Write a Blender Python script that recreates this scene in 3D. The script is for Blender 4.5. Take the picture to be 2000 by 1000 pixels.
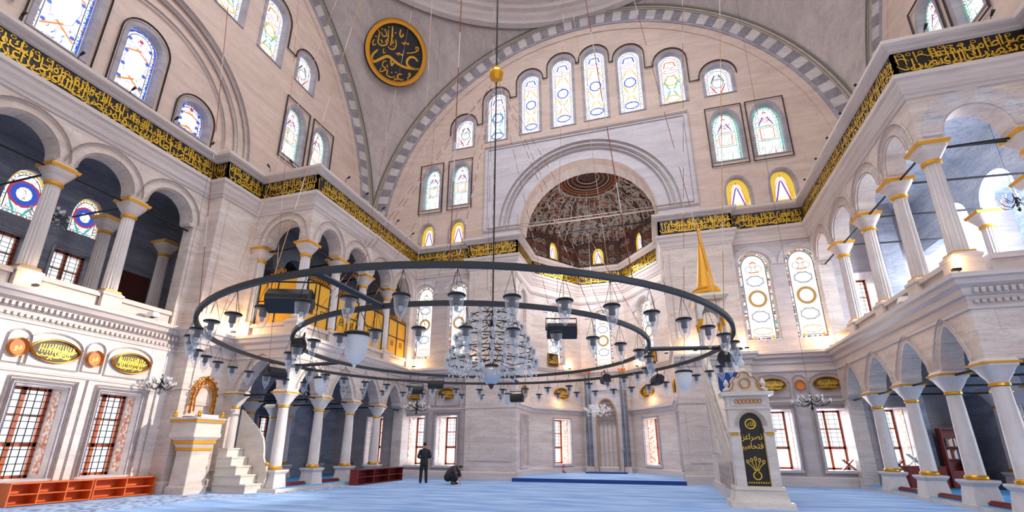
import bpy, bmesh, math, random
from math import sin, cos, pi, radians, sqrt, atan2, hypot
from mathutils import Vector, Matrix
from mathutils.geometry import tessellate_polygon
random.seed(7)
for o in list(bpy.data.objects): bpy.data.objects.remove(o)
scene = bpy.context.scene
COL = scene.collection

# ------------------------------------------------------------------ camera
yaw, pitch, roll = radians(-16.7826), radians(17.5755), radians(0.1592)
fwd = Vector((sin(yaw)*cos(pitch), cos(yaw)*cos(pitch), sin(pitch)))
rt = Vector((cos(yaw), -sin(yaw), 0)); up = rt.cross(fwd)
r2 = rt*cos(roll)+up*sin(roll); u2 = -rt*sin(roll)+up*cos(roll)
cam = bpy.data.cameras.new('camera'); cam_o = bpy.data.objects.new('camera', cam); COL.objects.link(cam_o)
cam.sensor_width = 36; cam.lens = 914.98/2000*36; cam.shift_y = (586.528-500)/2000
cam.clip_start = .05; cam.clip_end = 300
cam_o.matrix_world = Matrix(((r2.x, u2.x, -fwd.x, 0), (r2.y, u2.y, -fwd.y, 0), (r2.z, u2.z, -fwd.z, 1.5), (0, 0, 0, 1)))
scene.camera = cam_o
# ------------------------------------------------------------------ world, sun, daylight, fill lamps
world = bpy.data.worlds.new('world'); scene.world = world; world.use_nodes = True
world.node_tree.nodes['Background'].inputs[0].default_value = (.93, .96, 1, 1)
world.node_tree.nodes['Background'].inputs[1].default_value = .95
vs = scene.view_settings
vs.view_transform = 'Standard'; vs.look = 'None'; vs.gamma = 1; vs.use_curve_mapping = False; vs.exposure = 0.34

def area(name, loc, target, size, power, col=(1, 1, 1), size_y=None):
    l = bpy.data.lights.new(name, 'AREA'); l.energy = power; l.size = size; l.color = col
    if size_y: l.shape = 'RECTANGLE'; l.size_y = size_y
    o = bpy.data.objects.new(name, l); COL.objects.link(o); o.location = loc
    o.rotation_euler = (Vector(target)-Vector(loc)).to_track_quat('-Z', 'Y').to_euler(); return o
def spot(name, loc, target, power, ang, col, soft=.3, blend=.6):
    l = bpy.data.lights.new(name, 'SPOT'); l.energy = power; l.spot_size = radians(ang); l.spot_blend = blend; l.color = col
    l.shadow_soft_size = soft
    o = bpy.data.objects.new(name, l); COL.objects.link(o); o.location = loc
    o.rotation_euler = (Vector(target)-Vector(loc)).to_track_quat('-Z', 'Y').to_euler(); return o
def point(name, loc, power, col, soft=.1):
    l = bpy.data.lights.new(name, 'POINT'); l.energy = power; l.color = col; l.shadow_soft_size = soft
    o = bpy.data.objects.new(name, l); COL.objects.link(o); o.location = loc; return o
WARM = (1, .62, .25)
area('dome_daylight', (-2.65, 7, 27), (-2.65, 12, 0), 16, 2000, (1, .96, .94))
area('rear_fill', (-2, -4, 9), (-3, 24, 9), 18, 260, (.97, .97, 1), 12)  # broad fill lamp added behind the camera
spot('sun_through_window', (6.5, 20.5, 10.5), (-16.6, 11.0, 2.0), 21000, 24, (1, .9, .78), .12, .4)
# added cool fill lamp in the nave, then gallery daylight
area('nave_cool_fill', (9, 3, 6), (-2, 22, 1), 6, 260, (.72, .84, 1))
area('right_gallery_daylight', (15.3, 18, 9.6), (11, 19, 9), 6, 2000, (.82, .9, 1))
area('left_gallery_daylight', (-20.6, 9, 10.5), (-17, 9, 9), 5, 25, (.7, .8, 1))
area('right_lower_daylight', (15.3, 17, 2.5), (10, 18, 1.5), 4, 260, (.8, .9, 1))
area('left_lower_daylight', (-20.5, 18.5, 3.6), (-16, 19, 0), 3, 70, (.75, .85, 1))
area('apse_fill', (-2.95, 26.5, 12.5), (-2.95, 27, 0), 5, 300, (.93, .95, 1))  # fill lamp added inside the apse, facing down
area('semidome_fill', (-2.95, 25.2, 12.3), (-2.95, 27.5, 16.5), 3, 130, (1, .93, .88))  # fill lamp added to brighten the semi-dome from below

# ------------------------------------------------------------------ materials
MATS = {}
def lin(h):
    h = h.lstrip('#'); v = [int(h[i:i+2], 16)/255 for i in (0, 2, 4)]
    return tuple((c/12.92 if c <= .04045 else ((c+.055)/1.055)**2.4) for c in v)+(1,)
def mat(name, col, rough=.5, metal=0, emit=0, spec=.5):
    if name in MATS: return MATS[name]
    m = bpy.data.materials.new(name); m.use_nodes = True; MATS[name] = m
    b = m.node_tree.nodes['Principled BSDF']
    c = lin(col) if isinstance(col, str) else tuple(col)+(1,)
    b.inputs['Base Color'].default_value = c; b.inputs['Roughness'].default_value = rough
    b.inputs['Metallic'].default_value = metal; b.inputs['Specular IOR Level'].default_value = spec
    if emit:
        b.inputs['Emission Color'].default_value = c; b.inputs['Emission Strength'].default_value = emit
    return m
def N(nt, t, **kw):
    n = nt.nodes.new(t)
    for k, v in kw.items(): setattr(n, k, v)
    return n
def wallcoord(nt, mode):
    g = N(nt, 'ShaderNodeNewGeometry'); s = N(nt, 'ShaderNodeSeparateXYZ'); nt.links.new(g.outputs['Position'], s.inputs[0])
    a = N(nt, 'ShaderNodeMath', operation='ADD'); nt.links.new(s.outputs[0], a.inputs[0]); nt.links.new(s.outputs[1], a.inputs[1])
    c = N(nt, 'ShaderNodeCombineXYZ'); nt.links.new(a.outputs[0], c.inputs[0]); nt.links.new(s.outputs[2], c.inputs[1])
    return g.outputs['Position'], c.outputs[0]
def marble(name, c1, c2, vein='#8d8788', joints=.35, bw=1.5, bh=.62, stretch=(.55, .55, 2.6), vs=1., rough=.38, vamt=.55, bump=0):
    m = bpy.data.materials.new(name); m.use_nodes = True; MATS[name] = m; nt = m.node_tree
    b = nt.nodes['Principled BSDF']; b.inputs['Roughness'].default_value = rough; b.inputs['Specular IOR Level'].default_value = .3
    pos, wc = wallcoord(nt, 0)
    mp = N(nt, 'ShaderNodeMapping'); mp.inputs['Scale'].default_value = tuple(s*vs for s in stretch); nt.links.new(pos, mp.inputs[0])
    n1 = N(nt, 'ShaderNodeTexNoise'); n1.inputs['Scale'].default_value = .9; n1.inputs['Detail'].default_value = 6; n1.inputs['Distortion'].default_value = 1.2
    nt.links.new(mp.outputs[0], n1.inputs[0])
    r1 = N(nt, 'ShaderNodeValToRGB'); r1.color_ramp.elements[0].position = .35; r1.color_ramp.elements[1].position = .68
    r1.color_ramp.elements[0].color = lin(c1); r1.color_ramp.elements[1].color = lin(c2); nt.links.new(n1.outputs[0], r1.inputs[0])
    n2 = N(nt, 'ShaderNodeTexNoise'); n2.inputs['Scale'].default_value = 2.1; n2.inputs['Detail'].default_value = 9; n2.inputs['Distortion'].default_value = 2.
    nt.links.new(mp.outputs[0], n2.inputs[0])
    r2_ = N(nt, 'ShaderNodeValToRGB'); e = r2_.color_ramp.elements; e[0].position = .46; e[0].color = (0, 0, 0, 1); e[1].position = .5; e[1].color = (vamt,)*3+(1,)
    k = e.new(.54); k.color = (0, 0, 0, 1); nt.links.new(n2.outputs[0], r2_.inputs[0])
    mx = N(nt, 'ShaderNodeMix', data_type='RGBA'); nt.links.new(r2_.outputs[0], mx.inputs[0]); nt.links.new(r1.outputs[0], mx.inputs[6]); mx.inputs[7].default_value = lin(vein)
    out = mx.outputs[2]
    if joints:
        br = N(nt, 'ShaderNodeTexBrick'); br.inputs['Scale'].default_value = 1; br.inputs['Brick Width'].default_value = bw; br.inputs['Row Height'].default_value = bh
        br.inputs['Mortar Size'].default_value = .008; br.inputs['Color1'].default_value = (1, 1, 1, 1); br.inputs['Color2'].default_value = (.86, .86, .88, 1)
        br.inputs['Mortar'].default_value = (.5, .48, .47, 1); br.inputs['Bias'].default_value = -.3; nt.links.new(wc, br.inputs[0])
        mm = N(nt, 'ShaderNodeMix', data_type='RGBA', blend_type='MULTIPLY'); mm.inputs[0].default_value = joints
        nt.links.new(out, mm.inputs[6]); nt.links.new(br.outputs[0], mm.inputs[7]); out = mm.outputs[2]
    nt.links.new(out, b.inputs['Base Color'])
    return m
marble('m_wall', '#ddd0c8', '#c9b7ae', joints=.5, vamt=.3)
marble('m_wall_low', '#e6deda', '#d2cac8', joints=.2, bw=2.6, bh=1.4, vamt=.25)
marble('m_qibla_shaded', '#c6bbba', '#b1a6a8', joints=.45, vamt=.3)  # wall marble greyed: the shade on the qibla side is put into its colour
marble('m_tymp', '#d6c0b4', '#c6afa3', '#a68f86', joints=.35, bw=1.8, bh=.5, vamt=.3)
marble('m_grey', '#d5d2d6', '#b2adb3', '#77737c', joints=.3, vamt=.4)
marble('m_panel', '#cfcad0', '#bdb7bf', '#9a94a0', joints=.15, bw=3, bh=1.2, vamt=.25)
marble('m_pend', '#bfb1ad', '#ac9e9b', '#8f8481', joints=0, stretch=(1.6, .35, .8), vs=.9, vamt=.4)
marble('m_trim', '#d6cac5', '#c3b6b1', '#968c8c', joints=0, stretch=(.3, .3, 4), vamt=.25)
marble('m_col', '#dcd4d0', '#c9c0be', '#9c979c', joints=0, stretch=(1, 1, .5), vs=1.1, vamt=.14)
marble('m_colgrey', '#b9b3b4', '#8e888c', '#5f5a62', joints=0, stretch=(1, 1, .5), vs=1.6, vamt=.7)
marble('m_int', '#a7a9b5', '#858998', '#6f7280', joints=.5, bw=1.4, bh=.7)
marble('m_blue', '#dfe6ef', '#bac8da', '#8ea2c0', joints=.3, bw=1.8, bh=.9, vamt=.7)
marble('m_light', '#d0c7c5', '#bbb1b2', '#a19a9e', joints=0)
marble('m_arch', '#bfb1a2', '#aa9c90', joints=0, vamt=.2)
marble('m_dark2', '#a8a2ac', '#8d8793', joints=0)
marble('m_dark', '#8e8990', '#77727b', '#a8a4aa', joints=0, stretch=(1.5, 1.5, 1.5))
marble('m_step', '#ddd4ca', '#c9bdb2', joints=0, vamt=.22)
gold = mat('gold', '#e0a32e', .32, .75); gold_m = mat('gold_leaf', '#d99a20', .45, .35)
gold_letter = mat('gold_letter', '#e2b437', .35, .45)
goldpaint = mat('gold_panel', '#e3a524', .5, .1)
black = mat('black_board', '#120f0c', .45); darkgreen = mat('dark_field', '#4a3c1c', .5)
iron = mat('iron', '#34373a', .5, .35); irond = mat('black_iron', '#141618', .45, .3)
wood = mat('wood', '#b4552a', .45); wood_o = mat('wood_orange', '#d9692c', .5); wood_r = mat('wood_red', '#7a231e', .5); wood_d = mat('wood_dark', '#55241a', .6)
orange_med = mat('orange_disc', '#e07f45', .5)
white_pl = mat('white_plastic', '#e9e9ea', .4); speaker_m = mat('speaker_black', '#17181c', .55); speaker_g = mat('speaker_grille', '#22262e', .7)
navy = mat('navy_cloth', '#1b3f86', .8); skin_m = mat('skin', '#c08a6c', .55); suit_m = mat('suit', '#1a1b20', .75); hair_m = mat('hair', '#120f0e', .7)
shirt_m = mat('dark_shirt', '#3b3540', .8); shoe_m = mat('shoe', '#0e0d0d', .4); red_m = mat('red_paint', '#c8202a', .35)
paper = mat('paper', '#e8e0cc', .8); redbook = mat('red_book', '#8e2f26', .7); bluebook = mat('blue_book', '#2e4f78', .7); bulb_m = mat('bulb_warm', (1, .8, .5), .4, 0, 3.)
cloth_maroon = mat('maroon_cushion', '#7a3034', .8)
# glass
def clearglass(name, tint=(.95, .97, 1), fac=.72, rough=.08, white=.12):
    m = bpy.data.materials.new(name); m.use_nodes = True; MATS[name] = m; nt = m.node_tree; nt.nodes.clear()
    o = N(nt, 'ShaderNodeOutputMaterial'); t = N(nt, 'ShaderNodeBsdfTransparent'); t.inputs[0].default_value = tint+(1,)
    p = N(nt, 'ShaderNodeBsdfPrincipled'); p.inputs['Base Color'].default_value = (.93, .93, .93, 1); p.inputs['Roughness'].default_value = rough
    p.inputs['Specular IOR Level'].default_value = 1.
    lw = N(nt, 'ShaderNodeLayerWeight'); lw.inputs[0].default_value = .35
    ma = N(nt, 'ShaderNodeMath', operation='MULTIPLY_ADD'); nt.links.new(lw.outputs['Facing'], ma.inputs[0]); ma.inputs[1].default_value = fac; ma.inputs[2].default_value = white; ma.use_clamp = True
    x = N(nt, 'ShaderNodeMixShader'); nt.links.new(ma.outputs[0], x.inputs[0]); nt.links.new(t.outputs[0], x.inputs[1]); nt.links.new(p.outputs[0], x.inputs[2]); nt.links.new(x.outputs[0], o.inputs[0])
    return m
glass = clearglass('lamp_glass', fac=.6, white=.1)
pane = clearglass('window_pane', (.97, .98, 1), .3, .05, .06)
frost = mat('frosted_glass', '#ebe8e6', .6)
crystal = clearglass('crystal', fac=.6, white=.42)
# carpets
def carpet(name, c1, c2, line, stripe=1.15, amt=.6):
    m = bpy.data.materials.new(name); m.use_nodes = True; MATS[name] = m; nt = m.node_tree; b = nt.nodes['Principled BSDF']; b.inputs['Roughness'].default_value = .85
    b.inputs['Specular IOR Level'].default_value = .25
    g = N(nt, 'ShaderNodeNewGeometry'); s = N(nt, 'ShaderNodeSeparateXYZ'); nt.links.new(g.outputs['Position'], s.inputs[0])
    n = N(nt, 'ShaderNodeTexNoise'); n.inputs['Scale'].default_value = 1.6; n.inputs['Detail'].default_value = 8
    mp = N(nt, 'ShaderNodeMapping'); mp.inputs['Scale'].default_value = (.35, 1.3, 1); nt.links.new(g.outputs['Position'], mp.inputs[0]); nt.links.new(mp.outputs[0], n.inputs[0])
    r = N(nt, 'ShaderNodeValToRGB'); r.color_ramp.elements[0].position = .38; r.color_ramp.elements[1].position = .62
    r.color_ramp.elements[0].color = lin(c1); r.color_ramp.elements[1].color = lin(c2); nt.links.new(n.outputs[0], r.inputs[0])
    d = N(nt, 'ShaderNodeMath', operation='DIVIDE'); nt.links.new(s.outputs[1], d.inputs[0]); d.inputs[1].default_value = stripe
    fr = N(nt, 'ShaderNodeMath', operation='FRACT'); nt.links.new(d.outputs[0], fr.inputs[0])
    lt = N(nt, 'ShaderNodeMath', operation='LESS_THAN'); nt.links.new(fr.outputs[0], lt.inputs[0]); lt.inputs[1].default_value = .07
    mu = N(nt, 'ShaderNodeMath', operation='MULTIPLY'); nt.links.new(lt.outputs[0], mu.inputs[0]); mu.inputs[1].default_value = amt
    mx = N(nt, 'ShaderNodeMix', data_type='RGBA'); nt.links.new(mu.outputs[0], mx.inputs[0]); nt.links.new(r.outputs[0], mx.inputs[6]); mx.inputs[7].default_value = lin(line)
    nt.links.new(mx.outputs[2], b.inputs['Base Color']); return m
carpet('carpet', '#7ea4db', '#a3c3ee', '#5479b8'); carpet('carpet_side', '#4a9fe0', '#6bb6ee', '#3479be', 1.2, .3)
m = mat('carpet_border', '#5f82bd', .9); nt = m.node_tree
_n = N(nt, 'ShaderNodeTexVoronoi'); _n.inputs['Scale'].default_value = 5; g = N(nt, 'ShaderNodeNewGeometry'); nt.links.new(g.outputs['Position'], _n.inputs[0])
r = N(nt, 'ShaderNodeValToRGB'); r.color_ramp.elements[0].color = lin('#3e5c94'); r.color_ramp.elements[1].color = lin('#a9bfe2'); r.color_ramp.elements[0].position = .25; r.color_ramp.elements[1].position = .5
nt.links.new(_n.outputs[0], r.inputs[0]); nt.links.new(r.outputs[0], nt.nodes['Principled BSDF'].inputs[0])
# carved semi dome
m = mat('carved_dome', '#3a2420', .6); nt = m.node_tree
g = N(nt, 'ShaderNodeNewGeometry'); n0 = N(nt, 'ShaderNodeTexNoise'); n0.inputs['Scale'].default_value = 2.2; n0.inputs['Detail'].default_value = 4; n0.inputs['Distortion'].default_value = 2.5
nt.links.new(g.outputs['Position'], n0.inputs[0])
r = N(nt, 'ShaderNodeValToRGB'); e = r.color_ramp.elements; e[0].position = .34; e[0].color = lin('#1c1716'); e[1].position = .72; e[1].color = lin('#7a5240')
k = e.new(.46); k.color = lin('#4a211c'); k = e.new(.56); k.color = lin('#2f2a26')
nt.links.new(n0.outputs[0], r.inputs[0]); nt.links.new(r.outputs[0], nt.nodes['Principled BSDF'].inputs[0])
# patterned tile (window reveals)
m = mat('tile_panel', '#d9a488', .5); nt = m.node_tree
g = N(nt, 'ShaderNodeNewGeometry'); n0 = N(nt, 'ShaderNodeTexVoronoi'); n0.inputs['Scale'].default_value = 9; nt.links.new(g.outputs['Position'], n0.inputs[0])
r = N(nt, 'ShaderNodeValToRGB'); e = r.color_ramp.elements; e[0].position = .3; e[0].color = lin('#f3ece6'); e[1].position = .85; e[1].color = lin('#c2582e'); k = e.new(.55); k.color = lin('#e0a27c')
nt.links.new(n0.outputs[0], r.inputs[0]); nt.links.new(r.outputs[0], nt.nodes['Principled BSDF'].inputs[0])
# stained glass (backlit by daylight)
SG = {}
for k, c, e_ in (('white', (1, 1, 1), 1.05), ('pale', (.80, .86, 1), 1.0), ('blue', (.05, .12, .62), 1.), ('sky', (.25, .5, .95), 1.), ('yellow', (.85, .55, .07), 1.), ('orange', (.85, .3, .05), .9),
               ('teal', (.1, .55, .5), .9), ('green', (.15, .55, .12), .9), ('red', (.7, .05, .06), .9), ('purple', (.28, .1, .5), .9), ('gold', (.55, .33, .1), .6), ('tan', (.52, .42, .36), .7), ('lead', (.1, .1, .12), 0), ('grey', (.45, .48, .55), .6)):
    SG[k] = mat('glass_'+k, c, .3, 0, e_*(1 if k in ('white', 'pale', 'tan', 'grey', 'gold') else .72))
    if e_:
        b = SG[k].node_tree.nodes['Principled BSDF']; b.inputs['Base Color'].default_value = tuple(x*.2 for x in c)+(1,)
SGK = list(SG)

# ------------------------------------------------------------------ helpers
class MB:
    def __init__(s): s.v = []; s.f = []; s.m = []
    def add(s, vs, fs, m=0):
        o = len(s.v); s.v += [tuple(p) for p in vs]
        for f in fs: s.f.append(tuple(i+o for i in f)); s.m.append(m)
    def box(s, x0, y0, z0, x1, y1, z1, m=0):
        vs = [(x, y, z) for z in (z0, z1) for y in (y0, y1) for x in (x0, x1)]
        s.add(vs, [(0, 2, 3, 1), (4, 5, 7, 6), (0, 1, 5, 4), (2, 6, 7, 3), (0, 4, 6, 2), (1, 3, 7, 5)], m)
    def frus(s, cx, cy, z0, z1, a0, a1, m=0, b0=None, b1=None):
        b0 = a0 if b0 is None else b0; b1 = a1 if b1 is None else b1
        vs = [(cx-a0, cy-b0, z0), (cx+a0, cy-b0, z0), (cx+a0, cy+b0, z0), (cx-a0, cy+b0, z0), (cx-a1, cy-b1, z1), (cx+a1, cy-b1, z1), (cx+a1, cy+b1, z1), (cx-a1, cy+b1, z1)]
        s.add(vs, [(3, 2, 1, 0), (4, 5, 6, 7), (0, 1, 5, 4), (1, 2, 6, 5), (2, 3, 7, 6), (3, 0, 4, 7)], m)
    def loft(s, rings, m=0, cap=True):
        n = len(rings[0]); vs = [p for r in rings for p in r]; fs = []
        for i in range(len(rings)-1):
            for j in range(n): k = (j+1) % n; fs.append((i*n+j, i*n+k, (i+1)*n+k, (i+1)*n+j))
        if cap: fs.append(tuple(range(n))[::-1]); fs.append(tuple((len(rings)-1)*n+j for j in range(n)))
        s.add(vs, fs, m)
    def lathe(s, prof, c=(0, 0, 0), n=16, m=0, cap=True, fl=0, nf=0):
        rings = []
        for r, z in prof:
            rings.append([(c[0]+(r*(1-fl*(j % 2)) if nf else r)*cos(2*pi*j/n), c[1]+(r*(1-fl*(j % 2)) if nf else r)*sin(2*pi*j/n), c[2]+z) for j in range(n)])
        s.loft(rings, m, cap)
    def tube(s, pts, r, n=6, m=0, closed=False):
        pts = [Vector(p) for p in pts]; rings = []; L = len(pts)
        for i, p in enumerate(pts):
            if closed: t = pts[(i+1) % L]-pts[i-1]
            else: t = pts[min(i+1, L-1)]-pts[max(i-1, 0)]
            t.normalize(); a = Vector((0, 0, 1)) if abs(t.z) < .9 else Vector((1, 0, 0)); u = t.cross(a).normalized(); w = u.cross(t)
            rr = r[i] if isinstance(r, (list, tuple)) else r
            rings.append([tuple(p+(u*cos(2*pi*j/n)+w*sin(2*pi*j/n))*rr) for j in range(n)])
        if closed: rings.append(rings[0]); s.loft(rings, m, False)
        else: s.loft(rings, m)
    def sphere(s, c, r, n=10, m=0, sz=1):
        k = max(4, n//2); s.lathe([(max(r*sin(pi*i/k), .0005), -r*cos(pi*i/k)*sz) for i in range(k+1)], c, n, m)
    def ribbon(s, F, pts, w, d, m=0, closed=False, th=0):
        """flat stroke on a wall frame F(u,v,d); w float or list of widths"""
        L = len(pts); a = []; b = []
        for i in range(L):
            p0 = pts[(i-1) % L] if (closed or i > 0) else pts[i]; p1 = pts[(i+1) % L] if (closed or i < L-1) else pts[i]
            dx, dy = p1[0]-p0[0], p1[1]-p0[1]; l = hypot(dx, dy) or 1; nx, ny = -dy/l, dx/l; ww = (w[i] if isinstance(w, (list, tuple)) else w)/2
            a.append((pts[i][0]+nx*ww, pts[i][1]+ny*ww)); b.append((pts[i][0]-nx*ww, pts[i][1]-ny*ww))
        vs = [F(u, v, d) for u, v in a+b]; fs = [(i, i+1, L+i+1, L+i) for i in range(L-1)]
        if closed: fs.append((L-1, 0, L, 2*L-1))
        if th:
            vs += [F(u, v, d-th) for u, v in a+b]
            for i in range(L-1+(1 if closed else 0)):
                j = (i+1) % L; fs += [(i, 2*L+i, 2*L+j, j), (L+i, L+j, 3*L+j, 3*L+i)]
        s.add(vs, fs, m)
    def poly(s, F, pts, d, m=0): s.add([F(u, v, d) for u, v in pts], [tuple(range(len(pts)))], m)
    def plate(s, F, loops, d0, d1, m=0):
        """plate with holes between depth d0 (front) and d1 (back)"""
        tri = tessellate_polygon([[Vector((u, v, 0)) for u, v in l] for l in loops]); flat = [p for l in loops for p in l]; n = len(flat)
        vs = [F(u, v, d0) for u, v in flat]+[F(u, v, d1) for u, v in flat]
        fs = [tuple(t) for t in tri]+[tuple(i+n for i in t) for t in tri]; k = 0
        for l in loops:
            L = len(l)
            for i in range(L): j = (i+1) % L; fs.append((k+i, k+j, n+k+j, n+k+i))
            k += L
        s.add(vs, fs, m)
    def build(s, name, mats, parent=None, smooth=False, loc=None, origin=None):
        if not isinstance(mats, (list, tuple)): mats = [mats]
        me = bpy.data.meshes.new(name)
        if parent is not None:
            off = Vector(parent['_w']) if '_w' in parent else Vector((0, 0, 0))
        elif origin is not None: off = Vector(origin)
        else:
            xs = [p[0] for p in s.v]; ys = [p[1] for p in s.v]; zs = [p[2] for p in s.v]
            off = Vector(((min(xs)+max(xs))/2, (min(ys)+max(ys))/2, min(zs)))
        me.from_pydata([(p[0]-off.x, p[1]-off.y, p[2]-off.z) for p in s.v], [], s.f)
        for mt in mats: me.materials.append(MATS[mt] if isinstance(mt, str) else mt)
        if any(s.m): me.polygons.foreach_set('material_index', s.m)
        bm = bmesh.new(); bm.from_mesh(me); bmesh.ops.recalc_face_normals(bm, faces=bm.faces); bm.to_mesh(me); bm.free()
        if smooth: me.shade_smooth(); me.set_sharp_from_angle(angle=radians(38))
        o = bpy.data.objects.new(name, me); COL.objects.link(o)
        if parent is not None: o.parent = parent
        else: o.location = off; o['_w'] = tuple(off)
        if parent is not None: o['_w'] = tuple(off)
        return o
def tag(o, label, cat=None, group=None, kind=None):
    o['label'] = label
    if cat: o['category'] = cat
    if group: o['group'] = group
    if kind: o['kind'] = kind
    return o
def thing(name, loc, label, cat, group=None, rz=0):
    o = bpy.data.objects.new(name, None); COL.objects.link(o); o.location = loc; o['_w'] = tuple(loc); o.empty_display_size = .1; o.rotation_euler.z = rz
    return tag(o, label, cat, group)
def local(name, label, cat, group=None, loc=(0, 0, 0)):
    """thing whose parts are modelled about the origin"""
    o = thing(name, loc, label, cat, group); o['_w'] = (0, 0, 0); return o
def struct(o, label, cat='building'): return tag(o, label, None, None, 'structure')
def dup(root, loc, rz=0, label=None, group=None, scale=None):
    r = root.copy(); COL.objects.link(r); r.location = loc; r.rotation_euler.z = rz
    if scale: r.scale = scale
    if label: r['label'] = label
    if group: r['group'] = group
    for ch in list(root.children):
        c = ch.copy(); COL.objects.link(c); c.parent = r
        for g_ in list(ch.children):
            d = g_.copy(); COL.objects.link(d); d.parent = c
    return r
ORD = ['first', 'second', 'third', 'fourth', 'fifth', 'sixth', 'seventh', 'eighth', 'ninth', 'tenth', 'eleventh', 'twelfth', 'thirteenth', 'fourteenth', 'fifteenth', 'sixteenth', 'seventeenth', 'eighteenth', 'nineteenth', 'twentieth',
       'twenty-first', 'twenty-second', 'twenty-third', 'twenty-fourth', 'twenty-fifth', 'twenty-sixth', 'twenty-seventh', 'twenty-eighth', 'twenty-ninth', 'thirtieth', 'thirty-first', 'thirty-second']
def arc(cx, cy, r, a0, a1, n, ry=None):
    ry = ry or r
    return [(cx+r*cos(radians(a0+(a1-a0)*i/n)), cy+ry*sin(radians(a0+(a1-a0)*i/n))) for i in range(n+1)]
def arch_loop(c, w, z0, zt, kind='round', n=14):
    """closed loop: window with arched head; zt = apex"""
    h = w/2
    if kind == 'rect': return [(c-h, z0), (c+h, z0), (c+h, zt), (c-h, zt)]
    if kind == 'round': return [(c-h, z0), (c+h, z0)]+arc(c, zt-h, h, 0, 180, n)
    zs = zt-w*.78   # pointed
    L = [(c+h*cos(radians(t))**.8, zs+(zt-zs)*sin(radians(t))**1.15) for t in [90*i/8 for i in range(9)]]
    L[-1] = (c, zt)
    return [(c-h, z0), (c+h, z0)]+L+[(2*c-u, v) for u, v in L[-2::-1]]
# wall frames: F(u, v, d) -> point, d > 0 is away from the nave
XL, XR, YQ, XC, YC, HALF = -17.0, 11.7, 24.0, -2.65, 9.65, 14.35
FQ = lambda u, v, d: (u, YQ+d, v)
FL = lambda u, v, d: (XL-d, u, v)
FR = lambda u, v, d: (XR+d, u, v)
BL, BR, YBL, YBR = -13.35, 7.8, 14.75, 14.2
FBL = lambda u, v, d: (BL-d, u, v)
FBR = lambda u, v, d: (BR+d, u, v)
FFL = lambda u, v, d: (u, YBL+d, v)
FFR = lambda u, v, d: (u, YBR+d, v)
def seg_frame(p, q):
    """frame along plan segment p->q, nave on the right hand side; u measured from p"""
    p, q = Vector(p), Vector(q); t = (q-p).normalized(); n = Vector((-t.y, t.x))
    return (lambda u, v, d: (p.x+t.x*u+n.x*d, p.y+t.y*u+n.y*d, v)), (q-p).length
def neg(F): return lambda u, v, d: F(u, v, -d)

def sweep(mb, path, prof, m=0, closed_prof=False):
    n = len(path); nm = []
    for i in range(n-1):
        dx, dy = path[i+1][0]-path[i][0], path[i+1][1]-path[i][1]; l = hypot(dx, dy); nm.append((dy/l, -dx/l))
    offs = []
    for i in range(n):
        if i == 0: o = nm[0]
        elif i == n-1: o = nm[-1]
        else:
            a, b = nm[i-1], nm[i]; k = 1+a[0]*b[0]+a[1]*b[1]
            o = ((a[0]+b[0])/max(k, .25), (a[1]+b[1])/max(k, .25))
        offs.append(o)
    vs = []; P = len(prof)
    for i in range(n):
        for off, z in prof: vs.append((path[i][0]+offs[i][0]*off, path[i][1]+offs[i][1]*off, z))
    fs = []
    for i in range(n-1):
        for j in range(P-1): fs.append((i*P+j, (i+1)*P+j, (i+1)*P+j+1, i*P+j+1))
    fs.append(tuple(range(P))); fs.append(tuple((n-1)*P+j for j in range(P))[::-1])
    mb.add(vs, fs, m)
APSE = [(-6.9, 23.65), (-6.9, 26.9), (-4.4, 30.2), (-1.5, 30.2), (1.0, 26.9), (1.0, 23.65)]
PATH_L = [(XL, 1), (XL, 12.9), (-16.3, 12.9), (-16.3, YBL), (BL, YBL), (BL, YQ), (-9.7, YQ), (-9.7, 23.65)]
PATH_R = [(4.3, 23.65), (4.3, YQ), (BR, YQ), (BR, YBR), (11.0, YBR), (11.0, 13.0), (XR, 13.0), (XR, 1)]
PATH = PATH_L+APSE+PATH_R

# ------------------------------------------------------------------ floor
mb = MB(); mb.box(-21.5, -2, -.3, 16.5, 32, 0); struct(mb.build('floor', 'carpet'), 'pale blue carpet with darker prayer rows covering the nave')
mb = MB(); mb.box(-15.9, 8, .0, -13.4, 13.0, .006)
mb.box(-12.9, 13.6, 0, -12.4, 18.2, .006); mb.box(-15, 13.0, 0, -12.4, 13.6, .006)
tag(mb.build('carpet_border', 'carpet_border'), 'dark blue scrolled carpet border along the left gallery columns', 'carpet')
for nm, x0, x1, y0 in (('left', -21.4, -13.0, YBL-.25), ('right', 7.8, 16.4, YBR-.25)):
    mb = MB(); mb.box(x0, y0, 0, x1, YQ, .12, 1); mb.box(x0+.0, y0+.35, .12, x1-.0, YQ, .13, 0)
    struct(mb.build('floor_'+nm, ['carpet_side', 'm_step']), f'raised bright blue carpeted floor of the {nm} side gallery')
mb = MB(); mb.plate(lambda u, v, d: (u, v, .16-d), [[(-6.9, 23.0), (-6.9, 26.9), (-4.4, 30.2), (-1.5, 30.2), (1., 26.9), (1., 23.0)]], 0, .16)
mb.box(-6.9, 22.93, 0, 1., 23.0, .165, 1)
struct(mb.build('floor_apse', ['carpet', 'navy_cloth']), 'raised pale blue carpet platform of the apse with dark blue edge')

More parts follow.
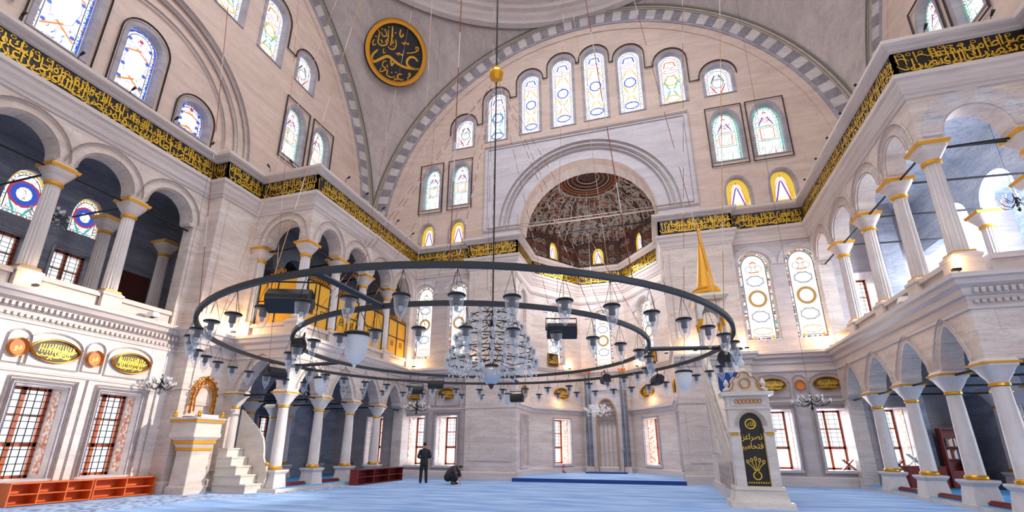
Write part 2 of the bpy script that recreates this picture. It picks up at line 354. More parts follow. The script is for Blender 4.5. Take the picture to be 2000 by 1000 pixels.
# ------------------------------------------------------------------ walls with openings
WINS = []  # (frame, centre, width, z0, zt, kind, style, depth)
def wall(name, F, loops, depth, m, label, d0=0):
    mb = MB(); mb.plate(F, loops, d0, d0+depth); return struct(mb.build(name, m), label)
LOW = (.65, 3.2)
lw_left = [4.9, 7.05, 9.22, 11.4]
wall('wall_left', FL, [[(1, 0), (12.9, 0), (12.9, 5.8), (1, 5.8)]]+[arch_loop(c, 1.3, *LOW, 'rect') for c in lw_left], .9, 'm_wall_low', 'white marble wall under the left gallery')
wall('wall_rear', lambda u, v, d: (u, -4.8-d, v), [[(-21, 0), (15.7, 0), (15.7, 28), (-21, 28)]]+[arch_loop(c, 2.2, 15, 22) for c in (-11, -6, -1, 4)]+[arch_loop(c, 1.6, .7, 3.2, 'rect') for c in (-12, -7, 3, 8)], .8, 'm_wall', 'marble rear wall of the hall behind the viewer')
wall('wall_right', FR, [[(-4.8, 0), (13.0, 0), (13.0, 13.2), (-4.8, 13.2)]]+[arch_loop(c, 1.6, .7, 3.2, 'rect') for c in (-2, 2, 6, 10)]+[arch_loop(c, 2.2, 6.5, 11) for c in (-2, 2, 6, 10)], .8, 'm_wall', 'marble wall of the right side beyond the view')
wall('wall_left_rear', FL, [[(-4.8, 0), (.98, 0), (.98, 13.2), (-4.8, 13.2)]], .8, 'm_wall', 'marble wall of the left side behind the viewer')
# pier between gallery and corner block
mb = MB(); mb.box(XL-.9, 12.9, 0, -16.3, YBL, 13.2); mb.box(-16.3, 13.2, 3.0, -16.24, 14.4, 4.8); mb.box(-16.3, 13.2, 6.4, -16.24, 14.4, 11.2)
struct(mb.build('wall_left_pier', 'm_wall'), 'marble pier between left gallery and corner block')
mb = MB(); mb.box(11.0, 13.0, 0, XR+.9, YBR, 13.2); struct(mb.build('wall_right_pier', 'm_wall'), 'marble pier right of the front corner block')

def low_arch(c, r, z, rise):
    H = [(1, 0), (.97, .16), (.86, .3), (.84, .36), (.7, .5), (.62, .56), (.6, .62), (.44, .76), (.3, .87), (.14, .96), (0, 1)]
    L_ = [(c-r*a, z+rise*b) for a, b in H]; return L_+[(2*c-u, v) for u, v in L_[-2::-1]]
def arcade(name, F, u0, u1, zs, zt, arches, m, label, depth=.6, rise=None, kind='round'):
    low = zs < 5
    loop = [(u0, zs)]
    for c, r in arches:
        rr = rise or r
        if kind == 'round': A = [(c-r, zs)]+[(c-r*.93, zs+.1)]+arc(c, zs+.1, -r*.93, 0, -180, 16, -(rr-.1))[::1]
        A = [(c-r, zs)]+[(c-r*.93*cos(radians(t)), zs+.12+(rr-.12)*sin(radians(t))) for t in [180*i/16 for i in range(17)]]+[(c+r, zs)]
        if low: A = [(c-r, zs)]+low_arch(c, r*.86, zs+.1, rr+.05)+[(c+r, zs)]
        loop += A
    loop += [(u1, zs), (u1, zt), (u0, zt)]
    mb = MB(); mb.plate(F, [loop], 0, depth)
    # voussoir outline moulding
    return struct(mb.build(name, m), label)
LC = [8.1, 10.35, 12.6, 5.85, 3.6]
arcade('wall_left_upper', FL, 1, 12.9, 9.85, 12.2, [(4.72, .9), (6.97, .9), (9.22, .9), (11.45, .9)], 'm_wall', 'arcaded marble wall of the left gallery', .5, .98)
BLY = [15.02, 17.05, 19.2, 21.45]; BRY = [14.47, 16.45, 18.85, 21.45]
def mids(L, last): return [((L[i]+L[i+1])/2, (L[i+1]-L[i])/2-.27) for i in range(len(L)-1)]+[((L[-1]+last)/2, (last-L[-1])/2-.27)]
for nm, F, Y0, L in (('left', FBL, YBL, BLY), ('right', FBR, YBR, BRY)):
    A = mids(L, 23.6)
    arcade(f'wall_{nm}_block_lower', F, Y0+.01, YQ-.01, 3.6, 5.8, A, 'm_wall', f'lower arcade wall of the {nm} corner block', .55, 1.0)
    arcade(f'wall_{nm}_block_upper', F, Y0+.01, YQ-.01, 9.85, 12.2, A, 'm_wall', f'upper arcade wall of the {nm} corner block', .55, .95)
    mb = MB(); s = 1 if nm == 'right' else -1; X = BR if nm == 'right' else BL
    mb.box(min(X-s*.012, X+s*.56), 23.55, 0, max(X-s*.012, X+s*.56), YQ-.005, 12.2); struct(mb.build(f'wall_{nm}_block_end', 'm_wall'), f'marble pilaster closing the {nm} arcade at the qibla wall')
arcade('wall_left_block_front_lower', FFL, -16.31, BL-.01, 3.6, 5.8, [(-14.75, 1.05)], 'm_wall', 'front lower arch wall of the left corner block', .55, 1.1)
arcade('wall_left_block_front_upper', FFL, -16.31, BL-.01, 9.85, 12.2, [(-14.65, .95)], 'm_wall', 'front upper arch wall of the left corner block', .55, 1.0)
arcade('wall_right_block_front_lower', FFR, BR+.01, 11.01, 3.6, 5.8, [(9.4, .85)], 'm_wall', 'front lower arch wall of the right corner block', .55, 1.1)
arcade('wall_right_block_front_upper', FFR, BR+.01, 11.01, 9.85, 12.2, [(9.2, .82)], 'm_wall', 'front upper arch wall of the right corner block', .55, .95)
# upper tympana -----------------------------------------------------------
RT = 13.45; ZA = 14.25
def tymp_loop(c, lo=13.2):
    return [(c+RT, lo)]+arc(c, ZA, RT, 0, 180, 64)+[(c-RT, lo)]
qw = [(-10.55, 1.3, 20.1, 22.4), (-8.32, 1.3, 20.2, 24.0), (-6.07, 1.2, 20.3, 24.9), (-3.98, 1.3, 20.35, 25.6), (-1.93, 1.3, 20.4, 25.65), (.15, 1.3, 20.45, 25.1), (2.48, 1.32, 20.5, 24.1), (4.93, 1.4, 20.5, 22.5)]
qp = [(-12.66, 1.15, 15.95, 18.95), (-10.68, 1.17, 16.0, 18.95), (4.9, 1.38, 16.2, 19.35), (6.95, 1.4, 16.2, 19.35)]
qs = [(-12.78, .95, 13.4, 14.9), (-10.78, 1.0, 13.4, 14.95), (5.02, 1.15, 13.4, 15.15), (7.12, 1.15, 13.4, 15.25)]
apse_hole = [(-6.75, 13.3), (.95, 13.3)]+[(-2.9+3.85*cos(radians(t)), 13.7+4.0*sin(radians(t))) for t in [180*i/30 for i in range(31)]]
apse_hole = [(.95, 13.3)]+[(-2.9+3.85*cos(radians(t)), 13.75+3.95*sin(radians(t))) for t in [180*i/30 for i in range(31)]]+[(-6.75, 13.3)]
loop = [(XC+RT, 13.2)]+arc(XC, ZA, RT, 0, 180, 64)+[(XC-RT, 13.2), (-6.75, 13.2)]+[(-2.9-3.85*cos(radians(t)), 13.75+3.95*sin(radians(t))) for t in [180*i/30 for i in range(31)]]+[(.95, 13.2)]
holes = [arch_loop(c, w, a, b) for c, w, a, b in qw]+[arch_loop(c, w, a, b, 'pointed') for c, w, a, b in qp+qs]
wall('wall_qibla_upper', FQ, [loop]+holes, .55, 'm_tymp', 'great beige marble lunette wall above the mihrab')
lat = [(16.62, 1.25, 15.7, 18.75), (18.62, 1.25, 15.9, 18.8)]
lat1 = [(16.75, 1.25, 20.3, 22.3), (14.3, 1.3, 20.1, 23.6), (11.9, 1.3, 20.2, 24.8), (9.65, 1.3, 20.2, 25.6), (7.4, 1.3, 20.2, 25.4), (4.9, 1.3, 20.2, 24.2)]
latl = [(11.52, 1.2, 13.55, 14.95, 'round'), (9.2, 1.25, 13.55, 16.35, 'round'), (6.95, 1.35, 13.55, 17.0, 'round')]
for nm, F in (('left', FL), ('right', FR)):
    H = [arch_loop(c, w, a, b, 'pointed') for c, w, a, b in lat]+[arch_loop(c, w, a, b) for c, w, a, b in lat1]+[arch_loop(c, w, a, b, k) for c, w, a, b, k in latl]
    wall(f'wall_{nm}_upper', F, [tymp_loop(YC)]+H, .55, 'm_tymp', f'great marble lunette wall above the {nm} gallery')
# qibla wall, lower
qlow = [(-12.78, 1.15), (-10.9, 1.2), (5.1, 1.25), (7.35, 1.25)]
qtall = [(-12.72, 1.2), (-10.55, 1.2), (5.2, 1.45), (7.3, 1.45)]
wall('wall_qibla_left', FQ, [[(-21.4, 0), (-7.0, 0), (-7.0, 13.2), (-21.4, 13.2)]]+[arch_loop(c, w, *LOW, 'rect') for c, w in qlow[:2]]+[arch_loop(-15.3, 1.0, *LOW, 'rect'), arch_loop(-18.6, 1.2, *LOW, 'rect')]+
     [arch_loop(c, w, 6.42, 10.85) for c, w in qtall[:2]]+[arch_loop(-15.6, 1.1, 6.6, 9.0, 'rect')], 1.5, 'm_qibla_shaded', 'marble qibla wall left of the apse')
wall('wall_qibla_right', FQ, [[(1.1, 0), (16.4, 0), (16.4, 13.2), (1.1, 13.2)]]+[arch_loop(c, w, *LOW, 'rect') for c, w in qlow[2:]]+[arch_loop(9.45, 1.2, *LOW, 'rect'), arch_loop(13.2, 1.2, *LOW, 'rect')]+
     [arch_loop(c, w, 6.42, 10.95) for c, w in qtall[2:]]+[arch_loop(9.6, 1.1, 6.6, 9.3, 'rect')], 1.5, 'm_qibla_shaded', 'marble qibla wall right of the apse')
mb = MB()
for x0, x1 in ((-9.7, -6.91), (1.01, 4.3)): mb.box(x0, 23.638, 0, x1, YQ-.01, 13.2)
for x0, x1 in ((-9.4, -7.2), (1.3, 4.0)):
    mb.box(x0, 23.6, .9, x1, 23.65, 3.3); mb.box(x0, 23.6, 6.6, x1, 23.65, 11.2)
struct(mb.build('wall_apse_piers', 'm_wall'), 'marble piers flanking the apse')
# apse
AF = []
for i in range(5):
    F, L = seg_frame(APSE[i], APSE[i+1]); AF.append((F, L))
    holes = []
    if i in (0, 4): c = 1.55 if i == 0 else L-1.55; holes = [arch_loop(c, 1.3, *LOW, 'rect'), arch_loop(c, 1.25, 6.5, 10.4)]
    elif i in (1, 3): holes = [arch_loop(L*.56 if i == 1 else L*.45, 1.3, *LOW, 'rect'), arch_loop(L/2, 1.35, 6.5, 10.4), arch_loop(L*.5, .8, 13.55, 14.8, 'pointed')]
    else: holes = [arch_loop(L*.5, 1.25, 6.5, 10.3), arch_loop(L/2, .75, 13.55, 14.75, 'pointed')]
    zmax = 13.4
    wall('wall_apse_'+['left', 'front_left', 'mihrab', 'front_right', 'right'][i], F, [[(0, 0), (L, 0), (L, zmax), (0, zmax)]]+[h for h in holes if h[0][1] < 13], 1.0, 'm_wall', 'marble wall of the apse, '+['left side', 'left diagonal facet', 'central facet behind the mihrab', 'right diagonal facet', 'right side'][i])
    hh = [h for h in holes if h[0][1] > 13]
    ua, ub = (.9 if i == 0 else 0), (L-.9 if i == 4 else L)
    wall('wall_apse_drum_'+['left', 'front_left', 'mihrab', 'front_right', 'right'][i], F, [[(ua, 13.4), (ub, 13.4), (ub, 15.15), (ua, 15.15)]]+hh, .5, 'carved_dome', 'dark carved band under the semi-dome, '+['left side', 'left facet', 'centre', 'right facet', 'right side'][i])

# semi dome of the apse
mb = MB(); SC = (-2.95, 26.6); vs_ = []; NE, NZ_ = 18, 48
for k in range(NE+1):
    t_ = radians(89.97*k/NE); r = 4.05*cos(t_); z = 15.1+3.15*sin(t_); a = math.asin(min(1, 1.2/r))
    for j in range(NZ_+1): az = -a+(pi+2*a)*j/NZ_; vs_.append((SC[0]+r*cos(az), SC[1]+r*sin(az), z))
mb.add(vs_, [(k*(NZ_+1)+j, k*(NZ_+1)+j+1, (k+1)*(NZ_+1)+j+1, (k+1)*(NZ_+1)+j) for k in range(NE) for j in range(NZ_)])
struct(mb.build('ceiling_apse', 'carved_dome', smooth=True), 'dark carved and painted semi-dome over the apse')
mb = MB()
for r, z, w_, mm in ((3.95, 15.16, .1, 1), (1.95, 17.83, .06, 1), (1.7, 17.92, .09, 0), (1.5, 17.97, .07, 0), (1.3, 18.02, .04, 1), (1.0, 18.1, .07, 0), (.7, 18.14, .04, 1)):
    mb.tube([(SC[0]+r*cos(radians(a)), SC[1]+r*sin(radians(a)), z-.03) for a in (range(-20, 201, 6) if r > 3 else range(-90, 271, 8))], w_, 6, mm)
mat('scroll_pale', '#9a8e84', .6); mat('scroll_rust', '#7d4a30', .6)
FD = lambda u, v, d: (SC[0]+(4.05+d)*cos(v)*cos(u), SC[1]+(4.05+d)*cos(v)*sin(u), 15.1+(3.15+d)*sin(v))
def spiral(F, cu, cv, R_, s, turns, w, d, m, k=1, a0=0):
    n = int(turns*10); P = [(cu+s*k*R_*(1-.8*i/n)*cos(a0+2*pi*turns*i/n), cv+R_*(1-.8*i/n)*sin(a0+2*pi*turns*i/n)) for i in range(n+1)]
    mb.ribbon(F, P, [w*(1.1-.6*i/n) for i in range(n+1)], d, m, False, 0)
    return P
rnd = random.Random(11); NC = 24
for i in range(NC+1):
    az = radians(-16)+radians(212)*i/NC
    for j, (el, rr) in enumerate(((.1, .07), (.24, .075), (.38, .08), (.52, .075), (.66, .065), (.79, .055), (.91, .045), (1.02, .035))):
        k = 1/cos(el); s_ = rnd.choice((-1, 1)); az_ = az; az = az+rnd.uniform(-.04, .04); el += rnd.uniform(-.03, .03); rr *= rnd.uniform(.7, 1.35)
        spiral(FD, az, el, rr, s_, rnd.choice((.9, 1.2, 1.6)), .024, -.07, 2, k, rnd.uniform(0, 6)); spiral(FD, az+.055*k, el+.05, rr*.55, -s_, 1.2, .022, -.08, 2 if (i*j) % 3 else 3, k, rnd.uniform(0, 6))
        if (i+j) % 3 == 0: mb.ribbon(FD, [(az-.03*k, el-.05), (az, el-.02), (az+.03*k, el+.05)], .05, -.05, 3)
for i in range(NC):
    az = radians(-16)+radians(212)*(i+.5)/NC; mb.ribbon(FD, [(az+.04*sin(9*t), t) for t in [.03+.1*q for q in range(11)]], .026, -.06, 2)
for i in range(70):
    az = rnd.uniform(-.2, pi+.2); el = rnd.uniform(.05, .95); k = 1/cos(el); L_ = rnd.uniform(.12, .25); b_ = rnd.uniform(-.06, .06); mb.ribbon(FD, [(az+k*(b_*sin(5*t_)+.03*sin(13*t_)), el+L_*t_) for t_ in [q/9 for q in range(10)]], [.012+.025*sin(pi*q/9) for q in range(10)], -.085, rnd.choice((2, 2, 3)))
for i_, (F, L) in enumerate(AF):
    for q in range(int(L/.42)):
        u = .3+q*.42
        if abs(u-L/2) < .55 and i_ in (1, 2, 3): continue
        for v in (13.7, 14.15, 14.6): spiral(F, u, v, .2, 1 if q % 2 else -1, 1.5, .05, -.03, 2 if v != 14.15 else 3, 1, q+v)
struct(mb.build('trim_semidome', ['scroll_rust', 'scroll_pale', 'scroll_pale', 'scroll_rust']), 'concentric mouldings of the semi-dome')
mb = MB()   # barrel soffit between tympanum and semi-dome
prof = [(-2.9+3.86*cos(radians(t)), 13.75+3.96*sin(radians(t))) for t in [180*i/30 for i in range(31)]]
vs_ = [(u, y, v) for y in (24.0, 25.45) for u, v in prof]; mb.add(vs_, [(i, i+1, 31+i+1, 31+i) for i in range(30)])
struct(mb.build('wall_apse_arch', 'm_trim'), 'soffit of the arch before the semi-dome')

# ------------------------------------------------------------------ great arches, pendentives, dome ring
def great_arch(name, F, c, label):
    root = bpy.data.objects.new(name, None); COL.objects.link(root); root['_w'] = (0, 0, 0); struct(root, label)
    n = 82; mb = MB()
    for i in range(n):
        a0, a1 = 180*i/n, 180*(i+1)/n; P = arc(c, ZA, 13.37, a0, a1, 2)+arc(c, ZA, 14.08, a1, a0, 2)
        L = len(P); vs = [F(u, v, -.12) for u, v in P]+[F(u, v, .3) for u, v in P]
        mb.add(vs, [tuple(range(L)), tuple(range(L, 2*L))]+[(k, (k+1) % L, L+(k+1) % L, L+k) for k in range(L)], i % 2)
    mb.build('striped_voussoirs', ['m_light', 'm_dark'], root)
    for nm, r0, r1, dd, mt in (('inner_moulding', 13.2, 13.38, -.1, 'm_dark2'), ('outer_moulding', 14.06, 14.36, -.2, 'm_arch'), ('thin_bead', 14.12, 14.15, -.23, 'arch_green'), ('top_bead', 14.3, 14.4, -.26, 'arch_green'), ('pink_moulding', 12.75, 13.2, -.05, 'm_tymp')):
        mb = MB(); A = arc(c, ZA, r0, 0, 180, 90); B = arc(c, ZA, r1, 0, 180, 90); n_ = 91
        vs = [F(u, v, dd) for u, v in A+B]+[F(u, v, .2) for u, v in A+B]
        fs = []
        for k in range(90): fs += [(k, k+1, n_+k+1, n_+k), (k, 2*n_+k, 2*n_+k+1, k+1), (n_+k, n_+k+1, 3*n_+k+1, 3*n_+k)]
        mb.add(vs, fs); mb.build(nm, mt, root)
    return root
mat('arch_green', '#74716e', .5)
great_arch('wall_qibla_arch', FQ, XC, 'great striped arch over the qibla wall')
great_arch('wall_left_arch', FL, YC, 'great striped arch over the left side')
great_arch('wall_right_arch', FR, YC, 'great striped arch over the right side')
RS = sqrt(HALF**2+14.33**2)
for nm, sx, sy in (('left', -1, 1), ('right', 1, 1)):
    mb = MB(); NZ, NA = 26, 22; vs = []
    for i in range(NZ+1):
        z = ZA+14.33*(i/NZ); rz = sqrt(max(RS**2-(z-ZA)**2, HALF**2)); a0 = math.acos(min(1, HALF/rz)); a1 = pi/2-a0
        for j in range(NA+1):
            a = a0+(a1-a0)*j/NA; vs.append((XC+sx*rz*cos(a), YC+sy*rz*sin(a), z))
    mb.add(vs, [(i*(NA+1)+j, i*(NA+1)+j+1, (i+1)*(NA+1)+j+1, (i+1)*(NA+1)+j) for i in range(NZ) for j in range(NA)])
    struct(mb.build('wall_pendentive_'+nm, 'm_pend', smooth=True), f'grey pendentive at the {nm} of the qibla wall')
mb = MB(); mb.lathe([(14.35, 28.25), (14.0, 28.3), (13.85, 28.5), (13.7, 28.55), (13.55, 28.75), (13.3, 28.8), (13.2, 29.0), (12.95, 29.05), (12.85, 29.3), (12.85, 31.5), (12.9, 31.55), (13.2, 31.6), (14.5, 31.6), (14.5, 28.25)], (XC, YC, 0), 96, 0, False)
struct(mb.build('ceiling_dome_ring', 'm_trim', smooth=True), 'moulded marble ring at the foot of the dome')

# ------------------------------------------------------------------ galleries: slabs, outer walls
mb = MB(); mb.plate(lambda u, v, d: (-21-d, u, v), [[(1, 5.5), (14.8, 5.5), (14.8, 0), (24, 0), (24, 12.2), (1, 12.2)], arch_loop(9.25, 1.25, 9.3, 11.1, 'pointed'), arch_loop(11.2, 1.05, 9.45, 11.0, 'pointed'), arch_loop(9.0, 1.15, 6.5, 8.65, 'rect'), arch_loop(11.05, 1.15, 6.5, 8.65, 'rect'), arch_loop(21.9, 1.1, .65, 3.2, 'rect')], 0, .5)
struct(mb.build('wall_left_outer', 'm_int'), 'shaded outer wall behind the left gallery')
mb = MB(); mb.plate(lambda u, v, d: (15.7+d, u, v), [[(5, 0), (24, 0), (24, 12.2), (5, 12.2)], arch_loop(16.2, 1.5, 6.9, 10.6), arch_loop(19.2, 1.5, 6.9, 10.6), arch_loop(22.0, 1.3, 6.9, 10.6), arch_loop(16.2, 1.3, .65, 3.2, 'rect'), arch_loop(19.4, 1.3, .65, 3.2, 'rect')], 0, .5)
struct(mb.build('wall_right_outer', 'm_blue'), 'pale blue marble outer wall behind the right gallery')
for nm, x0, x1, y0 in (('left', -21, -17.0, 1), ('left_block', -21, BL, YBL), ('right_block', BR, 15.7, YBR)):
    y1 = YQ if 'block' in nm else YBL
    mb = MB(); i0 = .0 if 'block' in nm else -.1
    mb.box(x0, y0+.55*('block' in nm), 5.5, x1-.5*(x1 == BL or nm == 'left')-0, y1, 5.8) if nm != 'right_block' else mb.box(x0+.55, y0+.55, 5.5, x1, y1, 5.8)
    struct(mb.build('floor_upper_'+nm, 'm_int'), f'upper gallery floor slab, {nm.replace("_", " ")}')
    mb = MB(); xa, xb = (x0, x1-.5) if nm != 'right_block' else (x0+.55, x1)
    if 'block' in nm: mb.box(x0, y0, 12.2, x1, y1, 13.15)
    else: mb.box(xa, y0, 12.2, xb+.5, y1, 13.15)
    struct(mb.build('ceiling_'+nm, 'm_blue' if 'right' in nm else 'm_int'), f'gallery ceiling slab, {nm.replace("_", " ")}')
mb = MB(); mb.box(-17.49, 12.5, 5.8, XL-.01, 12.9, 9.9); struct(mb.build('wall_left_gallery_end', 'm_wall'), 'marble jamb closing the left gallery arcade')
mb = MB(); mb.box(-16.3, YBL-.012, 0, -15.95, YBL+.5, 12.2); mb.box(-17.9, YBL+.01, 0, -16.3, YBL+.51, 13.2); struct(mb.build('wall_left_block_pilaster', 'm_wall'), 'marble pilaster at the left of the front block')
mb = MB(); mb.box(10.6, YBR-.012, 0, 11.0, YBR+.5, 12.2); struct(mb.build('wall_right_block_pilaster', 'm_wall'), 'marble pilaster right of the front block arch')
mb = MB(); mb.box(-21, YBL+.02, 0, -17.9, YBL+.4, 5.5); struct(mb.build('wall_left_block_back', 'm_int'), 'grey marble end wall of the left block ground level')
# inner arcades that divide the corner blocks
for nm, s, X, cols, mt in (('left', -1, -17.3, [15.0, 17.35, 19.7, 22.1], 'm_int'), ('right', 1, 11.9, [14.9, 17.3, 19.8, 22.1], 'm_blue')):
    F = (lambda X, s: lambda u, v, d: (X+s*d, u, v))(X, s)
    A = [((cols[i]+cols[i+1])/2, (cols[i+1]-cols[i])/2-.3) for i in range(3)]
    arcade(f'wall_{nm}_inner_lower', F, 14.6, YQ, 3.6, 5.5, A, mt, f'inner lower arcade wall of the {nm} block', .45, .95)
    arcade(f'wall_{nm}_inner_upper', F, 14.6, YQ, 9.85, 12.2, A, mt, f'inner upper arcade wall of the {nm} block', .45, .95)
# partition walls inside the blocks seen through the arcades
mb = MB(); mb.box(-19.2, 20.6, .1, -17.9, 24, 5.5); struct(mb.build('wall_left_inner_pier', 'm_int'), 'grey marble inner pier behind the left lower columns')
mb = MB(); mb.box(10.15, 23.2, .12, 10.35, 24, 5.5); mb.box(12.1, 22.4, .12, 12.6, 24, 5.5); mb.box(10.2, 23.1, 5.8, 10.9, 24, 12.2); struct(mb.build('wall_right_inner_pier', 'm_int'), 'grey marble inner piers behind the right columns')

# ------------------------------------------------------------------ cornices
def offset_path(path, off):
    n = len(path); nm = []
    for i in range(n-1):
        dx, dy = path[i+1][0]-path[i][0], path[i+1][1]-path[i][1]; l = hypot(dx, dy); nm.append((dy/l, -dx/l))
    out = []
    for i in range(n):
        if i == 0: o = nm[0]
        elif i == n-1: o = nm[-1]
        else:
            a, b = nm[i-1], nm[i]; k = max(1+a[0]*b[0]+a[1]*b[1], .25); o = ((a[0]+b[0])/k, (a[1]+b[1])/k)
        out.append((path[i][0]+o[0]*off, path[i][1]+o[1]*off))
    return out
mb = MB(); sweep(mb, PATH, [(-.05, 12.9), (.12, 12.9), (.2, 12.94), (.22, 13.0), (.34, 13.05), (.4, 13.1), (.4, 13.22), (-.05, 13.24)]); struct(mb.build('trim_1', 'm_trim'), 'marble cornice above the inscription band')
mb = MB(); sweep(mb, PATH, [(-.05, 11.3), (.04, 11.32), (.06, 11.42), (.1, 11.45), (.14, 11.6), (.2, 11.72), (.22, 11.86), (.28, 11.9), (.28, 12.04), (.12, 12.1), (-.05, 12.1)]); struct(mb.build('trim_2', 'm_trim'), 'marble moulding below the inscription band')
GC = [(-.05, 4.86), (.05, 4.88), (.05, 4.96), (.02, 5.0), (.02, 5.22), (.1, 5.25), (.12, 5.42), (.26, 5.5), (.28, 5.62), (.36, 5.66), (.36, 5.78), (.1, 5.85), (-.05, 5.85)]
for i, P in enumerate((PATH_L+[(-6.9, 23.65)], [(1.0, 23.65)]+PATH_R)):
    mb = MB(); sweep(mb, P, GC); struct(mb.build('trim_%d' % (3+i), 'm_trim'), 'gallery cornice on the '+('left' if i == 0 else 'right'))
mb = MB(); sweep(mb, APSE, [(-.05, 3.5), (.06, 3.52), (.06, 3.62), (.14, 3.7), (.2, 3.72), (.2, 3.84), (-.05, 3.86)]); sweep(mb, APSE, [(-.05, 6.0), (.06, 6.02), (.06, 6.1), (.12, 6.14), (.12, 6.22), (-.05, 6.24)])
sweep(mb, APSE, [(-.05, .16), (.08, .16), (.08, .42), (.04, .48), (-.05, .48)]); sweep(mb, APSE, [(-.05, 10.7), (.05, 10.72), (.12, 10.85), (.12, 10.95), (-.05, 11.)])
struct(mb.build('trim_5', 'm_trim'), 'mouldings running round the apse')
mb = MB()
for P in ([(XL, 1), (XL, 12.9), (-16.3, 12.9), (-16.3, YBL)], [(BL, 23.6), (BL, YQ), (-9.7, YQ), (-9.7, 23.65), (-6.9, 23.65)], [(1.0, 23.65), (4.3, 23.65), (4.3, YQ), (BR, YQ), (BR, 23.6)]):
    sweep(mb, P, [(-.05, 0), (.1, 0), (.1, .34), (.05, .4), (-.05, .4)]); sweep(mb, P, [(-.05, 3.5), (.05, 3.52), (.05, 3.58), (-.05, 3.6)])
struct(mb.build('baseboard_left', 'm_trim'), 'marble plinth course and string course along the walls')
mb = MB()   # dentils
for P, lo, hi in ((PATH_L[:2], 4, 13.3), (PATH_R[3:5], 0, 3)):
    F, L = seg_frame(P[0], P[1]); n = int(L/.15)
    for k in range(n):
        u = .1+k*.15
        if P is PATH_L[:2] and u < 4: continue
        for a, z0, z1, dd in ((.09, 5.03, 5.12, -.1), (.08, 5.27, 5.4, -.2)):
            c = [F(u, z0, 0), F(u+a, z0, 0), F(u+a, z0, dd), F(u, z0, dd)]; mb.add(c+[(x, y, z1) for x, y, z in c], [(0, 1, 2, 3), (4, 5, 6, 7), (0, 1, 5, 4), (1, 2, 6, 5), (2, 3, 7, 6), (3, 0, 4, 7)])
struct(mb.build('trim_6', 'm_trim'), 'dentil rows under the gallery cornice')
# panels lines on walls -----------------------------------------------------
mb = MB()
def frame_lines(F, u0, v0, u1, v1, w=.05, d=-.03): mb.ribbon(F, [(u0, v0), (u1, v0), (u1, v1), (u0, v1)], w, d, 0, True, .04)
frame_lines(FQ, -9.05, 13.85, 3.1, 19.72, .09, -.06); frame_lines(FQ, -8.8, 14.05, 2.85, 19.5, .04, -.03)
for r, w_ in ((4.75, .09), (4.5, .05), (5.05, .06)): mb.ribbon(FQ, [(-2.9+(r+.05)*cos(radians(t)), 13.9+r*sin(radians(t))) for t in range(0, 181, 4)], w_, -.06, 0, False, .08)
for F, c in ((FL, 9.3), (FR, 9.3)):
    for r, w_ in ((3.6, .05), (4.2, .14), (4.75, .14), (4.9, .05)): mb.ribbon(F, [(c+r*cos(radians(t)), 13.8+r*sin(radians(t))) for t in range(0, 181, 4)], w_, -.06, 0, False, .08)
# plaques of marble facing around the lower windows and medallions
for F, cs in ((FL, lw_left), (FQ, [c for c, w in qlow])):
    for c in cs:
        frame_lines(F, c-.82, .5, c+.82, 3.4, .05); frame_lines(F, c-.75, .55, c+.75, 3.32, .04, -.05)
        mb.ribbon(F, [(c-.72, 3.72), (c+.72, 3.72), (c+.72, 4.4)]+arc(c, 4.35, .72, 0, 180, 12, .4)+[(c-.72, 4.4)], .03, -.02, 0, True, .03)
for F, c in ((FL, 8.35), (FL, 10.3), (FQ, 6.24), (FQ, -11.85), (FL, 6.1)):
    mb.ribbon(F, [(c-.27, 3.75), (c+.27, 3.75), (c+.27, 4.45)]+arc(c, 4.45, .27, 0, 180, 8, .25), .03, -.02, 0, True, .03)
for y in (8.1, 10.3, 12.5): mb.ribbon(FL, [(y, .5), (y, 3.5)], .03, -.02, 0, False, .03)
struct(mb.build('trim_7', 'm_trim'), 'raised panel mouldings on the marble walls')
mb = MB(); mb.plate(FQ, [[(-9.05, 13.25)]+[(-2.9-3.86*1.0, 13.25)]+[(-2.9-3.9*cos(radians(t)), 13.75+4.0*sin(radians(t))) for t in [180*i/30 for i in range(31)]]+[(.96, 13.25), (3.1, 13.25), (3.1, 19.7), (-9.05, 19.7)]], -.03, .0)
struct(mb.build('trim_11', 'm_panel'), 'pale lilac marble panel round the apse arch')
# arch mouldings over every arcade
mb = MB()
def arch_mould(F, c, r, zs, rise, d=-.03):
    if zs < 5: mb.ribbon(F, low_arch(c, r*.86+.22, zs+.1, rise+.25), .022, d, 0, False, .04); return
    for k, w_ in ((.36, .035), (.02, .05)):
        mb.ribbon(F, [(c+(r+k)*.95*cos(radians(t)), zs+.12+(rise-.1+k)*sin(radians(t))) for t in range(0, 181, 9)], w_, d, 0, False, .05)
for c, r in ((4.72, .9), (6.97, .9), (9.22, .9), (11.45, .9)): arch_mould(FL, c, r, 9.85, .98)
for F, L in ((FBL, BLY), (FBR, BRY)):
    for c, r in mids(L, 23.6): arch_mould(F, c, r, 3.6, 1.0); arch_mould(F, c, r, 9.85, .95)
arch_mould(FFL, -14.75, 1.05, 3.6, 1.1); arch_mould(FFL, -14.65, .95, 9.85, 1.0); 0
struct(mb.build('trim_8', 'm_trim'), 'raised rims of the gallery arches')
